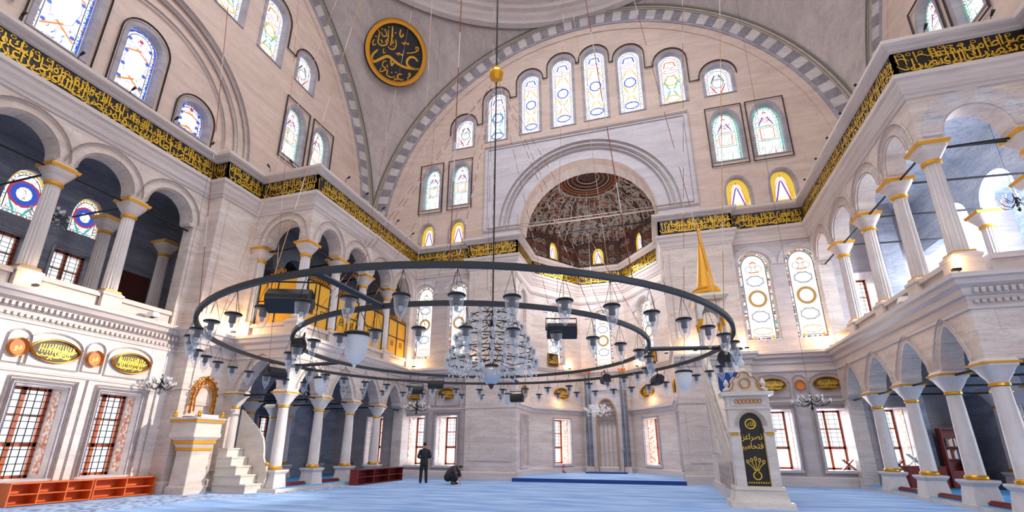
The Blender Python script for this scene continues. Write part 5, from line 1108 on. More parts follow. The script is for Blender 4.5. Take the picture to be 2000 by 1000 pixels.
mb = MB(); mb.ribbon(FM, [(u*.9+cxm*.1, v-.03) for u, v in P[2:]], .03, .06, 0, False, .04); mb.ribbon(FM, [(cxm+.14*cos(a), 3.3+.14*sin(a)) for a in [j*pi/6 for j in range(13)]], .03, .06, 0, False, .04); mb.build('pediment_scroll', gold_m, t)
mb = MB(); mb.lathe([(.09, 0), (.12, .06), (.06, .16), (.1, .28), (.08, .36), (.035, .5), (.02, .68), (.0, .8)], (cxm, MY+.2, 3.6), 12); mb.build('finial', 'm_step', t, True)
for s in (-1, 1): mb = MB(); mb.lathe([(.11, 0), (.12, .05), (.04, .1), (.08, .2), (.05, .28), (.0, .36)], (cxm+s*.48, MY+.15, 3.1), 10); mb.build('corner_finial', 'm_step', t, True)
# flight of stairs: side panels
FS = lambda u, v, d: (MX0+.06+d, u, v); FS2 = lambda u, v, d: (MX1-.06-d, u, v)
Y1, Z1 = 20.0, 4.4
for Fs, nm in ((FS, 'side_panel'), (FS2, 'side_panel')):
    mb = MB(); mb.plate(Fs, [[(15.3, 0), (21.2, 0), (21.2, Z1), (Y1, Z1), (15.3, 1.2)]], 0, .1); mb.plate(Fs, [[(15.25, 0), (21.3, 0), (21.3, .35), (15.25, .35)]], -.06, .1); mb.build(nm, 'm_step', t)
    mb = MB(); mb.plate(Fs, [[(15.3, 1.2), (Y1, Z1), (Y1, Z1+.16), (15.3, 1.36)]], -.05, .14); mb.plate(Fs, [[(15.3, 1.82), (Y1, Z1+.78), (Y1, Z1+.92), (15.3, 1.96)]], -.05, .14)
    for k in range(16): u = 15.45+k*.29; v = 1.36+(u-15.3)*(Z1-1.2)/(Y1-15.3); mb.ribbon(Fs, [(u, v), (u+.05, v+.15), (u-.03, v+.3), (u+.05, v+.48)], .07, -.0, 0, False, -.08)
    mb.build('balustrade', 'm_step', t)
    mb = MB()
    for k in range(8): u = 15.7+k*.36; mb.ribbon(Fs, [(u, .42), (u, .95), (u+.1, 1.15), (u+.2, .95), (u+.2, .42)], .04, -.04, 0, False, .05); mb.ribbon(Fs, [(u+.1+.04*sin(v_*9), .45+v_*.6) for v_ in [i/8 for i in range(9)]], .04, -.03, 0, False, .04)
    mb.ribbon(Fs, [(15.5, 1.12), (19.9, 4.1)], .06, -.04, 0, False, .05); mb.ribbon(Fs, [(17.6, 1.35), (20.0, 1.35), (20.0, 3.4)], .05, -.04, 0, True, .05); mb.build('carved_relief', 'm_trim', t)
for k in range(12):
    mb = MB(); y = 15.35+k*.39; mb.box(MX0+.16, y, .2, MX1-.16, Y1+1.2, .5+.325*k) if k == 0 else mb.box(MX0+.16, y, .5+.325*(k-1), MX1-.16, Y1+1.2, .5+.325*k); mb.build('step', 'm_step', t)
for x in (MX0+.14, MX1-.14):
    for y in (20.1, 21.1):
        mb = MB(); mb.lathe([(.09, 4.4), (.09, 4.5), (.065, 4.55), (.055, 6.4), (.08, 6.45), (.12, 6.6), (.12, 6.66)], (x, y, 0), 12); mb.build('canopy_column', 'm_trim', t, True)
        mb = MB(); mb.lathe([(.075, 6.28), (.1, 6.36), (.1, 6.44), (.14, 6.58), (.1, 6.62)], (x, y, 0), 12); mb.build('gilt_capital', gold_m, t, True)
cy = 20.6
mb = MB()
for Fc, a, b in ((lambda u, v, d: (MX0+.08+d, u, v), 20.0, 21.2), (lambda u, v, d: (MX1-.08-d, u, v), 20.0, 21.2), (lambda u, v, d: (u, 20.02+d, v), MX0+.06, MX1-.06), (lambda u, v, d: (u, 21.18-d, v), MX0+.06, MX1-.06)):
    c = (a+b)/2; r = (b-a)/2-.12; mb.plate(Fc, [[(a, 6.6)]+[(c-r, 6.6)]+[(c-r*cos(radians(q)), 6.6+.55*sin(radians(q))) for q in range(15, 166, 15)]+[(c+r, 6.6), (b, 6.6), (b, 7.4), (a, 7.4)]], 0, .12)
mb.frus(cxm, cy, 7.4, 7.55, .66, .74); mb.frus(cxm, cy, 7.55, 7.7, .74, .6); mb.build('canopy', 'm_step', t)
mb = MB(); mb.ribbon(lambda u, v, d: (u, 20.0+d, v), [(MX0+.1, 7.38), (MX1-.1, 7.38)], .06, -.02, 0, False, .03); mb.lathe([(.62, 7.7), (.66, 7.78), (.55, 7.9), (.58, 7.98), (.5, 8.05)], (cxm, cy, 0), 8); mb.build('gilt_crown', gold_m, t)
mb = MB(); mb.lathe([(.42, 7.95), (.36, 8.3), (.27, 8.9), (.18, 9.6), (.08, 10.35), (.03, 10.7), (.07, 10.78), (.05, 10.88), (.02, 10.95), (.045, 11.02), (.01, 11.15)], (cxm, cy, 0), 12); mb.build('spire', mat('spire_gold', '#e0a030', .4, .25), t)

# ------------------------------------------------------------------ mihrab
F, L = AF[2]; c = L/2
t = thing('mihrab', (-2.95, 30.1, .16), 'grey marble mihrab niche with slender dark columns in the apse centre', 'mihrab')
mb = MB(); mb.plate(F, [[(.2, .16), (c-.62, .16), (c-.62, 3.2)]+[(c-.62*cos(radians(a)), 3.2+1.25*sin(radians(a))) for a in range(10, 171, 10)]+[(c+.62, 3.2), (c+.62, .16), (L-.2, .16), (L-.2, 5.3), (.2, 5.3)]], -.3, 0); mb.build('surround', 'm_panel', t)
mb = MB(); mb.ribbon(F, [(c-.95, .3), (c-.95, 4.95), (c+.95, 4.95), (c+.95, .3)], .09, -.34, 0, False, .05); mb.ribbon(F, [(c-.62, .3), (c-.62, 3.2)]+[(c-.62*cos(radians(a)), 3.2+1.25*sin(radians(a))) for a in range(10, 171, 10)]+[(c+.62, 3.2), (c+.62, .3)], .07, -.33, 0, False, .04); mb.build('gilt_frame', mat('pale_gilt', '#c79a62', .5, .2), t)
mb = MB()
for k in range(6): mb.ribbon(F, [(c-.55+.03*k, 3.1+.22*k), (c+.55-.03*k, 3.1+.22*k)], .08, -.1-.02*k, 0, False, .08)
for k in range(5): mb.ribbon(F, [(c-.5+.25*k, .3), (c-.5+.25*k, 3.0)], .03, -.02, 0, False, .03)
mb.build('niche_relief', 'm_trim', t)
dk = marble('m_darkcol', '#77808f', '#4f5766', joints=0)
for u in (.25, .48, L-.25, L-.48):
    p = F(u, 0, -.42); t2 = thing('slender_column', (p[0], p[1], .16), f'slender dark grey column beside the mihrab, {"outer" if u in (.25, L-.25) else "inner"} {"left" if u < c else "right"}', 'column', 'mihrab columns')
    mb = MB(); mb.lathe([(.075, .4), (.07, 3.0), (.065, 5.9)], (p[0], p[1], .16), 12); mb.build('shaft', 'm_darkcol', t2, True); mb = MB(); mb.frus(p[0], p[1], .16, .5, .13, .11); mb.build('base', 'm_trim', t2); mb = MB(); mb.frus(p[0], p[1], 6.05, 6.25, .08, .13); mb.build('capital', 'orange_disc', t2)
t = thing('microphone_stand', (-2.0, 29.0, .16), 'thin black microphone stand in front of the mihrab', 'stand'); mb = MB(); mb.tube([(-2.0, 29.0, .18), (-2.0, 29.0, 1.3), (-2.15, 29.0, 1.5)], .018); mb.build('pole', irond, t); mb = MB(); mb.lathe([(.15, 0), (.14, .03)], (-2.0, 29.0, .16), 12); mb.build('foot', irond, t)
mb = MB(); mb.box(-4.2, 28.6, .16, -1.9, 29.6, .22); tag(mb.build('prayer_rug', navy), 'dark blue rug on the apse platform before the mihrab', 'rug')

# ------------------------------------------------------------------ great ring chandelier
RC, RZ, RO, RI = (-3.35, 8.6), 3.32, 4.68, 3.33
def ringpt(r, a, z=RZ): return (RC[0]+r*cos(radians(a)), RC[1]+r*sin(radians(a)), z)
def ring_mesh(r, label):
    mb = MB(); n = 96; rings = []
    for i in range(n+1):
        a = 360*i/n; rings.append([ringpt(r-.03, a, RZ-.032), ringpt(r+.03, a, RZ-.032), ringpt(r+.03, a, RZ+.032), ringpt(r-.03, a, RZ+.032)])
    mb.loft(rings, 0, False); return mb
t = thing('ring_chandelier', (RC[0], RC[1], RZ), 'huge double iron ring chandelier frame hanging low over the carpet', 'chandelier')
RING = t
ring_mesh(RO, '').build('outer_ring', iron, t, True); ring_mesh(RI, '').build('inner_ring', iron, t, True)
for a in (-91, -25, 10, 55, 95, 140, 176, 225):
    if a in (-25, 55, 140, 225): continue
    mb = MB(); p, q = Vector(ringpt(RI, a)), Vector(ringpt(RO, a)); mb.tube([p, q], .04, 4); mb.build('spoke', iron, t)
# lamps
def glass_lamp():
    t = local('glass_lamp', 'x', 'lamp'); mb = MB(); mb.lathe([(.085, -.38), (.1, -.375), (.105, -.36), (.085, -.345), (.04, -.34)], n=16); ld_ = mb.build('black_lid', irond, t, True)
    mb = MB(); mb.lathe([(.01, -.66), (.022, -.645), (.018, -.62), (.04, -.595), (.062, -.54), (.076, -.47), (.083, -.41), (.086, -.38)], n=16, cap=False); mb.build('glass_bell', glass, t, True)
    mb = MB(); mb.lathe([(.04, -.38), (.042, -.47), (.028, -.485)], n=8); mb.build('socket', mat('socket_grey', '#3b3e48', .4, .3), ld_, True)
    mb = MB(); mb.lathe([(.02, -.47), (.026, -.5), (.02, -.53), (.006, -.545)], n=10); mb.build('bulb', mat('bulb_white', (.42, .42, .45), .15, 0, 0), ld_, True)
    mb = MB()
    for k in range(3): a = 2*pi*k/3+.4; mb.tube([(0, 0, -.05), (.09*cos(a), .09*sin(a), -.345)], .0035, 3)
    mb.build('hanging_wires', irond, t); return t
def frosted_lamp():
    t = local('frosted_lamp', 'x', 'lamp'); mb = MB(); mb.lathe([(.115, -.3), (.135, -.295), (.135, -.275), (.11, -.26), (.03, -.255)], n=20); mb.build('black_rim', irond, t, True)
    mb = MB(); mb.lathe([(.005, -.6), (.015, -.585), (.015, -.57), (.05, -.545), (.085, -.49), (.105, -.41), (.115, -.3)], n=20, cap=False); mb.build('frosted_bell', frost, t, True)
    mb = MB()
    for k in range(3): a = 2*pi*k/3+.4; mb.tube([(0, 0, -.03), (.12*cos(a), .12*sin(a), -.27)], .004, 3)
    mb.build('hanging_wires', irond, t); return t
gl = None; fl = None
def side_name(a):
    a %= 360; return ['right', 'far right', 'far', 'far left', 'left', 'near left', 'near', 'near right'][int(((a+22.5) % 360)//45)]
cnt = {}
for ring, r, n, a0 in (('outer', RO, 52, -92.0), ('inner', RI, 34, -81.6)):
    for k in range(n):
        a = a0+360*k/n; key = (ring, side_name(a)); cnt[key] = cnt.get(key, 0)+1
        lab = f'clear glass bell lamp under the {ring} ring, {ORD[cnt[key]-1]} on its {side_name(a)} arc'
        dz = .0 if ring == 'outer' else 0
        p = ringpt(r, a, RZ+dz-.0)
        if gl is None: gl = glass_lamp(); gl.location = p; gl.scale = (.92,)*3; gl['label'] = lab; gl['group'] = 'glass lamps of the ring chandelier'; gl.rotation_euler.z = .3
        else: dup(gl, p, rz=(k*37 % 60)/30, label=lab, group='glass lamps of the ring chandelier')
for x, y, s, lab in ((-4.03, 5.66, 1.5, 'large frosted white bell lamp inside the near left of the ring chandelier'), (.62, 10.5, 1.35, 'large frosted white bell lamp inside the right of the ring chandelier'), (-7.4, 9.2, 1.3, 'frosted white bell lamp at the far left of the ring chandelier'), (-4.21, 13.55, 1.1, 'small frosted white bell lamp beyond the far side of the ring')):
    if fl is None: fl = frosted_lamp(); fl.location = (x, y, 3.05+.285*s); fl.scale = (s,)*3; fl['label'] = lab; fl['group'] = 'frosted lamps'
    else: dup(fl, (x, y, 3.05+.285*s), 0, lab, 'frosted lamps', (s,)*3)
# speakers
def speaker(p, look, w, h, label):
    p = Vector(p); t = thing('loudspeaker', tuple(p), label, 'speaker', 'black loudspeakers on the ring'); d = Vector(look).normalized(); s = d.cross(Vector((0, 0, 1))).normalized(); u = s.cross(d)
    rings = []
    for sx in (-1, 1):
        R_ = []
        for k in range(12):
            a = 2*pi*k/12; R_.append(tuple(p+s*(sx*w/2)+d*(h*.45*cos(a)*(1 if cos(a) > 0 else .9))+u*(h*.5*max(-.92, min(.92, 1.2*sin(a))))))
        rings.append(R_)
    mb = MB(); mb.loft(rings); mb.build('cabinet', speaker_m, t)
    mb = MB(); q = p+d*(h*.47); vs_ = [tuple(q+s*(a*w*.46)+u*(b*h*.36)) for a, b in ((-1, -1), (1, -1), (1, 1), (-1, 1))]; vs_ += [tuple(Vector(v)-d*.06) for v in vs_]; mb.add(vs_, [(0, 1, 2, 3), (0, 4, 5, 1), (1, 5, 6, 2), (2, 6, 7, 3), (3, 7, 4, 0)]); mb.build('grille', speaker_g, t)
    mb = MB(); q = p-d*(h*.2); mb.tube([tuple(q+s*(w*.53)), tuple(q+s*(w*.53)+Vector((0, 0, h*.75))), tuple(q-s*(w*.53)+Vector((0, 0, h*.75))), tuple(q-s*(w*.53))], .012, 5); mb.build('bracket', irond, t); return t
speaker(ringpt(RO-.1, -95.5, RZ-.26), (.3, -.8, -.9), .46, .26, 'large black loudspeaker hanging under the near left arc of the ring')
speaker(ringpt(3.0, -44.5, RZ-.2), (.3, -1, -.4), .42, .24, 'black loudspeaker under the near right arc of the inner ring'); speaker(ringpt(3.2, -139.8, RZ-.15), (-.8, -.8, -.3), .34, .26, 'black loudspeaker at the left end of the inner ring')
speaker(ringpt(RO, 181.5, RZ-.24), (-1, .3, -.2), .42, .26, 'black loudspeaker under the left end of the outer ring'); speaker(ringpt(4.25, 126, RZ-.12), (-.3, 1, -.2), .42, .24, 'black loudspeaker on the far left arc of the ring'); speaker(ringpt(RO+.3, 131, RZ-.22), (-.5, .8, -.2), .36, .24, 'black loudspeaker just below the far left arc of the ring')
speaker(ringpt(4.2, 59, RZ-.12), (1, .3, -.2), .42, .24, 'black loudspeaker on the far right arc of the ring'); speaker(ringpt(4.7, 96, RZ-.42), (0, 1, -.2), .38, .24, 'black loudspeaker low at the middle of the far arc'); speaker(ringpt(RO, 43, RZ-.24), (1, .3, -.2), .42, .24, 'black loudspeaker under the right part of the far arc')
speaker(ringpt(RO, 8.4, RZ-.24), (1, -.2, -.4), .4, .26, 'black loudspeaker at the right end of the outer ring')
# hanging cable with gilded ball
WX, WY = -3.0, 8.6
mb = MB(); mb.tube([(WX, WY, 4.35), (WX, WY, 9.88)], .016, 6); mb.tube([(WX, WY, 10.28), (WX, WY, 31.5)], .022, 6); tag(mb.build('suspension_cable', irond), 'thick dark cable hanging from the dome through the gilded ball', 'cable')
t = thing('gilded_ball', (WX, WY, 9.88), 'gilded ball on the chandelier cable high under the arch', 'ornament'); mb = MB(); mb.lathe([(.01, -.22), (.06, -.2), (.14, -.12), (.18, 0), (.16, .1), (.08, .17), (.1, .2), (.05, .24), (.02, .26)], (WX, WY, 10.06), 16, 0, True, .12, 1); mb.build('ball', gold, t, True)
cord_m = mat('cord_red', '#9a4a3c', .8); cord_w = mat('cord_white', '#d9cfc8', .8); cord_t = mat('cord_tan', '#c79a62', .8)
def cord(p, q, label, m, r=.006, grp='suspension cords'):
    mb = MB(); p, q = Vector(p), Vector(q); n = 60
    for k in range(n):
        a, b = p.lerp(q, k/n), p.lerp(q, (k+1)/n); mb.tube([a, b], r, 4, 1 if (k % 3 == 2) else 0)
    return mb.build('suspension_cord', [m, irond if m is cord_w else cord_w], RING)
for k in range(14):
    a = -98+360*k/14; rr_ = 7.5 if k % 2 else 1.0; q = (WX+rr_*cos(radians(a)), WY+rr_*sin(radians(a)), 31.0)
    cord(ringpt(RO, a), q, f'long red and white cord from the outer ring to the dome, at its {side_name(a)} arc, {ORD[k]} around', cord_m if k % 3 else cord_t)
for k in range(10):
    a = -75+36*k; cord(ringpt(RI, a), (WX+.08*cos(radians(a)), WY+.08*sin(radians(a)), 9.82), '', cord_m, .005)
# crystal lamp cluster in the centre
t = thing('crystal_chandelier', (WX, WY, 2.95), 'large crystal chandelier of many glass cups hanging at the ring centre', 'chandelier')
mb = MB(); mb.lathe([(.03, 0), (.05, .1), (.03, .2), (.06, .5), (.03, .7), (.05, 1.0), (.02, 1.4)], (WX, WY, 2.95), 10); mb.build('stem', irond, t, True)
tiers = [(.88, 3.08, 24), (.82, 3.3, 22), (.72, 3.55, 18), (.6, 3.8, 14), (.45, 4.02, 10), (.28, 4.2, 6)]
for r, z, n in tiers:
    mb = MB(); mb.tube([(WX+r*cos(2*pi*k/32), WY+r*sin(2*pi*k/32), z) for k in range(32)], .012, 5, 0, True)
    for k in range(6): a = 2*pi*k/6+z; mb.tube([(WX, WY, z+.1), (WX+r*.5*cos(a), WY+r*.5*sin(a), z-.05), (WX+r*cos(a), WY+r*sin(a), z)], .009, 4)
    mb.build('tier_frame', irond, t)
cup = None
def cupmesh(nm, prof, m_):
    mb = MB(); mb.lathe(prof, (0, 0, 0), 10, 0, False); me_o = mb.build(nm, m_, None, True, origin=(0, 0, 0)); me_o.parent = t; return me_o
k_ = 0
for r, z, n in tiers:
    for k in range(n):
        a = 2*pi*k/n+z*3; loc = Vector((WX+r*cos(a), WY+r*sin(a), z))-Vector(t.location)
        if cup is None:
            cup = cupmesh('glass_cup', [(.006, -.13), (.02, -.1), (.036, -.04), (.042, .04), (.048, .08)], crystal); cand = cupmesh('lamp_socket', [(.0, -.05), (.028, -.05), (.03, .03), (.0, .04)], irond); cand.parent = cup; cup.location = loc; cand.location = (0, 0, .02); pr = cup
        else:
            pr = cup.copy(); COL.objects.link(pr); pr.parent = t; pr.location = loc; c2 = cand.copy(); COL.objects.link(c2); c2.parent = pr
        k_ += 1
mb = MB(); rnd = random.Random(5)
for k in range(640):
    r, z, n = tiers[rnd.choice((0, 0, 0, 1, 1, 2, 2, 3, 4, 5))]; a = rnd.uniform(0, 2*pi); r *= rnd.uniform(.6, 1.06); x, y, zz = WX+r*cos(a), WY+r*sin(a), z-rnd.uniform(.02, .22); s = rnd.uniform(.012, .026)
    mb.add([(x, y, zz+s*1.6), (x+s, y, zz), (x, y+s, zz), (x-s, y, zz), (x, y-s, zz), (x, y, zz-s*2.4)], [(0, 1, 2), (0, 2, 3), (0, 3, 4), (0, 4, 1), (5, 2, 1), (5, 3, 2), (5, 4, 3), (5, 1, 4)])
tag(mb.build('crystal_drops', crystal, t), 'many small hanging crystals', None, None, 'stuff')
t = thing('glass_globe', (-2.92, 8.35, 2.6), 'round glass globe with dark tip hanging below the crystal chandelier', 'lamp'); mb = MB(); mb.sphere((-2.92, 8.35, 2.82), .185, 24); mb.build('globe', mat('globe_glass', '#b9bfc9', .12, .1, 0, .9), t, True)
mb = MB(); mb.lathe([(.0, -.27), (.03, -.24), (.05, -.2), (.07, -.175)], (-2.92, 8.35, 2.82), 12); mb.lathe([(.1, .15), (.14, .18), (.12, .2), (.02, .22)], (-2.92, 8.35, 2.82), 16); mb.build('metal_caps', wood_d, t, True)

# small chandeliers
def small_ch(x, y, z, label, R=.55, n=8, m_=irond, white=False, top=6.5):
    t = thing('small_chandelier', (x, y, z), label, 'chandelier', None); mb = MB(); mb.lathe([(.02, -.25), (.05, -.2), (.03, -.1), (.06, 0), (.03, .15), (.05, .3), (.015, .45)], (x, y, z), 10); mb.tube([(x, y, z+.4), (x, y, top)], .006, 4); mb.build('stem', m_, t, True)
    mb = MB()
    for k in range(n):
        a = 2*pi*k/n
        for rr, dz in ((R, .05), (R*.62, .22)): mb.tube([(x+.04*cos(a), y+.04*sin(a), z+dz), (x+rr*.4*cos(a), y+rr*.4*sin(a), z+dz-.14), (x+rr*.8*cos(a), y+rr*.8*sin(a), z+dz-.08), (x+rr*cos(a), y+rr*sin(a), z+dz+.04)], .012, 5)
    am_ = mb.build('arms', m_, t)
    for k in range(n):
        a = 2*pi*k/n
        for rr, dz in ((R, .09), (R*.62, .26)): mb = MB(); mb.lathe([(.01, -.02), (.035, 0), (.045, .06), (.05, .09)], (x+rr*cos(a), y+rr*sin(a), z+dz), 8, 0, False); mb.build('glass_cup', crystal, am_, True)
    mb = MB(); rnd = random.Random(int(x*10))
    for k in range(110 if white else 46):
        a = rnd.uniform(0, 2*pi); r = R*rnd.uniform(.3, 1.02); zz = z+rnd.uniform(-.3, .12); s = .022 if white else .015; X_, Y_ = x+r*cos(a), y+r*sin(a)
        mb.add([(X_, Y_, zz+s*1.6), (X_+s, Y_, zz), (X_, Y_+s, zz), (X_-s, Y_, zz), (X_, Y_-s, zz), (X_, Y_, zz-s*2.2)], [(0, 1, 2), (0, 2, 3), (0, 3, 4), (0, 4, 1), (5, 2, 1), (5, 3, 2), (5, 4, 3), (5, 1, 4)])
    tag(mb.build('crystal_drops', crystal, t), 'small hanging crystals', None, None, 'stuff'); return t
small_ch(-16.5, 12.25, 3.52, 'small black iron chandelier hanging in front of the left wall', .42, 8, top=13.1); small_ch(6.03, 22, 3.25, 'black crystal chandelier before the right qibla wall', .7, 10, top=27.6); small_ch(-11.7, 22, 3.4, 'black crystal chandelier before the left qibla wall', .65, 10, top=27.3)
small_ch(-3.26, 28.0, 3.6, 'bright white crystal chandelier in the apse before the mihrab', .72, 12, white_pl, True, 18.6); small_ch(-18.6, 8.9, 8.7, 'dark small chandelier in the left upper gallery', .5, 8, top=12.2)
small_ch(10.5, 16.2, 3.9, 'small chandelier hanging in the right lower gallery', .35, 6, top=5.5); small_ch(-15.3, 18.2, 3.7, 'small chandelier hanging under the left block', .35, 6, top=5.5); small_ch(11.0, 16.5, 8.6, 'small chandelier in the right upper gallery', .4, 6, top=12.2)

# floodlights: white housings and warm spots on the cornices
def flood(x, y, z, look, label, power=0):
    t = thing('floodlight', (x, y, z), label, 'floodlight', 'cornice floodlights'); mb = MB(); mb.frus(x, y, z+.03, z+.2, .2, .15, 0, .13, .1); mb.build('housing', white_pl, t); mb = MB(); mb.box(x-.05, y-.05, z, x+.05, y+.05, z+.03); mb.build('foot', irond, t)
    if power: point('cornice_glow', (x+look[0]*.3, y+look[1]*.3, z+.35), power, WARM, .12)
flood(-16.75, 11.6, 5.86, (0, 0, 0), 'white floodlight box on the left gallery cornice'); flood(7.75, 16.9, 5.86, (0, 0, 0), 'white floodlight box on the right gallery cornice'); flood(-9.3, 23.45, 6.0, (0, 0, 0), 'white floodlight box on the left qibla cornice', 0)
for x, y, z, p, lab in ((-16.15, 13.25, 5.86, 45, 'small uplight at the foot of the left pier'), (-16.0, 14.3, 5.9, 60, 'small uplight beside the left block front'), (-12.9, 23.6, 5.86, 60, 'small uplight in the left qibla corner'), (7.7, 23.6, 5.86, 110, 'small uplight in the right qibla corner'), (7.72, 14.1, 5.9, 22, 'small uplight at the right block corner'),
                       (2.0, 23.3, 5.9, 40, 'small uplight behind the minbar'), (-5.0, 29.2, 6.26, 30, 'small uplight on the left apse moulding'), (-.9, 29.2, 6.26, 30, 'small uplight on the right apse moulding'), (-16.75, 8.2, 5.9, 14, 'small uplight at the left gallery column'), (4.2, 23.3, 5.9, 40, 'small uplight right of the minbar'), (.75, 25.5, 6.26, 30, 'small uplight on the right side of the apse'), (-9.2, 23.3, 5.9, 20, 'small uplight at the left apse pier')):
    t = thing('uplight', (x, y, z), lab, 'uplight', 'cornice uplights'); mb = MB(); mb.box(x-.09, y-.05, z, x+.09, y+.05, z+.07); mb.build('housing', irond, t); mb = MB(); mb.box(x-.08, y-.04, z+.07, x+.08, y+.04, z+.085); mb.build('lens', bulb_m, t)
    point('uplight_glow', (x, y, z+.25), p, WARM, .08)
for x, y in ((-5.4, 28.3), (-.4, 28.3)): point('apse_glow', (x, y, 4.2), 12, WARM, .2)
# small spotlights along the top cornice
proto = None; k_ = 0
def hook(x, y, nx, ny, lab):
    global proto
    if proto is None:
        proto = local('cornice_spotlight', lab, 'spotlight', 'small spotlights on the top cornice'); mb = MB(); mb.tube([(0, 0, 0), (0, 0, .14), (.08, 0, .2)], .015, 5); mb.build('bracket', irond, proto); mb = MB(); mb.tube([(.05, 0, .18), (.2, 0, .26)], [.03, .05], 8); mb.build('lamp_head', irond, proto)
        proto.location = (x, y, 13.24); proto.rotation_euler.z = atan2(ny, nx); return
    dup(proto, (x, y, 13.24), atan2(ny, nx), lab)
for y in (5.9, 7.4, 9.0, 10.6, 12.2): hook(-16.68, y, 1, 0, f'small black spotlight on the left gallery top cornice, {ORD[int((12.3-y)/1.55)]} from the pier')
for x in (-15.6, -14.4): hook(x, 14.3, 0, -1, f'small black spotlight on the top cornice of the left block front, {"left" if x < -15 else "right"} one')
for y in (16.0, 17.5, 19.0, 20.5, 22.2): hook(-12.88, y, 1, 0, f'small black spotlight on the left block side cornice, {ORD[int((y-15.9)/1.5)]} from the front'); hook(7.68, y, -1, 0, f'small white-tipped spotlight on the right block side cornice, {ORD[int((y-15.9)/1.5)]} from the front')
for x in (8.6, 10.2): hook(x, 13.98, 0, -1, f'small black spotlight on the right block front cornice, {"left" if x < 9 else "right"} one')

# ------------------------------------------------------------------ people
def skin_obj(name, parent, joints, edges, m, sub=2, root=0):
    me = bpy.data.meshes.new(name); me.from_pydata([j[0] for j in joints], edges, []); o = bpy.data.objects.new(name, me); COL.objects.link(o); o.parent = parent
    md = o.modifiers.new('skin', 'SKIN'); md.use_smooth_shade = True
    for i, j in enumerate(joints): r_ = j[1]; me.skin_vertices[0].data[i].radius = (r_ if isinstance(r_, tuple) else (r_, r_)); me.skin_vertices[0].data[i].use_root = (i == root)
    o.modifiers.new('sub', 'SUBSURF').levels = sub; o.modifiers['sub'].render_levels = sub; me.materials.append(m); return o
def fingers(joints, edges, wrist, hand, dirv, side, spread):
    """five separate fingers from a palm"""
    w = len(joints)-1
    d = Vector(dirv).normalized(); s = Vector(side).normalized(); palm = Vector(hand)
    joints.append((tuple(palm), .022)); edges.append((wrist, w+1)); pi_ = w+1
    for k, (off, ln) in enumerate(((-.03, .06), (-.01, .072), (.01, .078), (.03, .07))):
        a = palm+d*.03+s*off; b = a+d*ln*.55; c = b+d*ln*.45+Vector((0, 0, -.012)); n = len(joints)
        joints += [(tuple(a), .0105), (tuple(b), .009), (tuple(c), .007)]; edges += [(pi_, n), (n, n+1), (n+1, n+2)]
    a = palm-s*.035-d*.01; b = a+d*.03-s*.02; n = len(joints); joints += [(tuple(a), .011), (tuple(b), .008)]; edges += [(pi_, n), (n, n+1)]
# standing man, back to the viewer, arms folded in front looking right/down
px, py = -10.35, 20.5
t = thing('person', (px, py, 0), 'standing man in a dark suit with short dark hair, arms folded before him', 'person', None, radians(25))
J = [((0, 0, .95), (.13, .1)), ((0, -.01, 1.12), (.12, .09)), ((0, .0, 1.32), (.14, .09)), ((0, .0, 1.42), (.07, .06)), ((0, .0, 1.5), .052), ((0, .01, 1.56), .055), ((0, .03, 1.63), (.075, .088)), ((0, .04, 1.7), (.07, .082)),
     ((-.17, 0, 1.38), .04), ((-.28, .0, 1.15), .045), ((-.12, .22, 1.08), .034), ((.17, 0, 1.38), .04), ((.28, .01, 1.15), .045), ((.12, .23, 1.1), .034),
     ((-.1, 0, .86), .09), ((-.11, 0, .5), .06), ((-.12, -.02, .1), .04), ((-.13, .12, .04), .04), ((.1, 0, .86), .09), ((.11, .01, .5), .06), ((.13, -.01, .1), .04), ((.16, .13, .04), .04)]
E_ = [(0, 1), (1, 2), (2, 3), (3, 4), (4, 5), (5, 6), (6, 7), (3, 8), (8, 9), (9, 10), (3, 11), (11, 12), (12, 13), (0, 14), (14, 15), (15, 16), (16, 17), (0, 18), (18, 19), (19, 20), (20, 21)]
fingers(J, E_, 10, (-.05, .26, 1.08), (1, .15, -.1), (0, .2, 1), 1); fingers(J, E_, 13, (.06, .27, 1.11), (-1, .1, -.1), (0, .2, 1), 1)
skin_obj('body', t, J, E_, skin_m)
def cloth(name, parent, rings, tubes, m):
    mb = MB()
    if rings: mb.loft([[(cx_+rx_*cos(2*pi*k/20), cy_+ry_*sin(2*pi*k/20), z_) for k in range(20)] for cx_, cy_, z_, rx_, ry_ in rings])
    for pts, rr in tubes:
        P = [Vector(p) for p in pts]; fine = []; fr_ = []; n = len(P)
        for i_ in range(n-1):
            a, b, c_, d = P[max(i_-1, 0)], P[i_], P[i_+1], P[min(i_+2, n-1)]
            for k in range(5): q = k/5; fine.append(.5*(2*b+(c_-a)*q+(2*a-5*b+4*c_-d)*q*q+(3*b-a-3*c_+d)*q**3)); fr_.append(rr[i_]*(1-q)+rr[i_+1]*q)
        fine.append(P[-1]); fr_.append(rr[-1]); mb.tube(fine, fr_, 14)
        mb.sphere(tuple(P[0]), rr[0]*.98, 14); mb.sphere(tuple(P[-1]), rr[-1]*.98, 12)
    o = mb.build(name, m, None, True, origin=(0, 0, 0)); o.parent = parent; return o
cloth('jacket', t, [(0, 0, .8, .185, .135), (0, 0, .86, .19, .14), (0, 0, 1.0, .17, .125), (0, -.01, 1.15, .175, .12), (0, -.01, 1.3, .2, .125), (0, 0, 1.4, .2, .115), (0, 0, 1.45, .165, .1), (0, 0, 1.49, .1, .08), (0, 0, 1.52, .064, .062)],
      [([(-.18, 0, 1.39), (-.235, -.01, 1.25), (-.27, .0, 1.14), (-.2, .13, 1.1), (-.13, .21, 1.08)], [.075, .068, .06, .052, .046]), ([(.18, 0, 1.39), (.235, -.01, 1.25), (.27, .01, 1.14), (.2, .14, 1.11), (.13, .22, 1.1)], [.075, .068, .06, .052, .046])], suit_m)
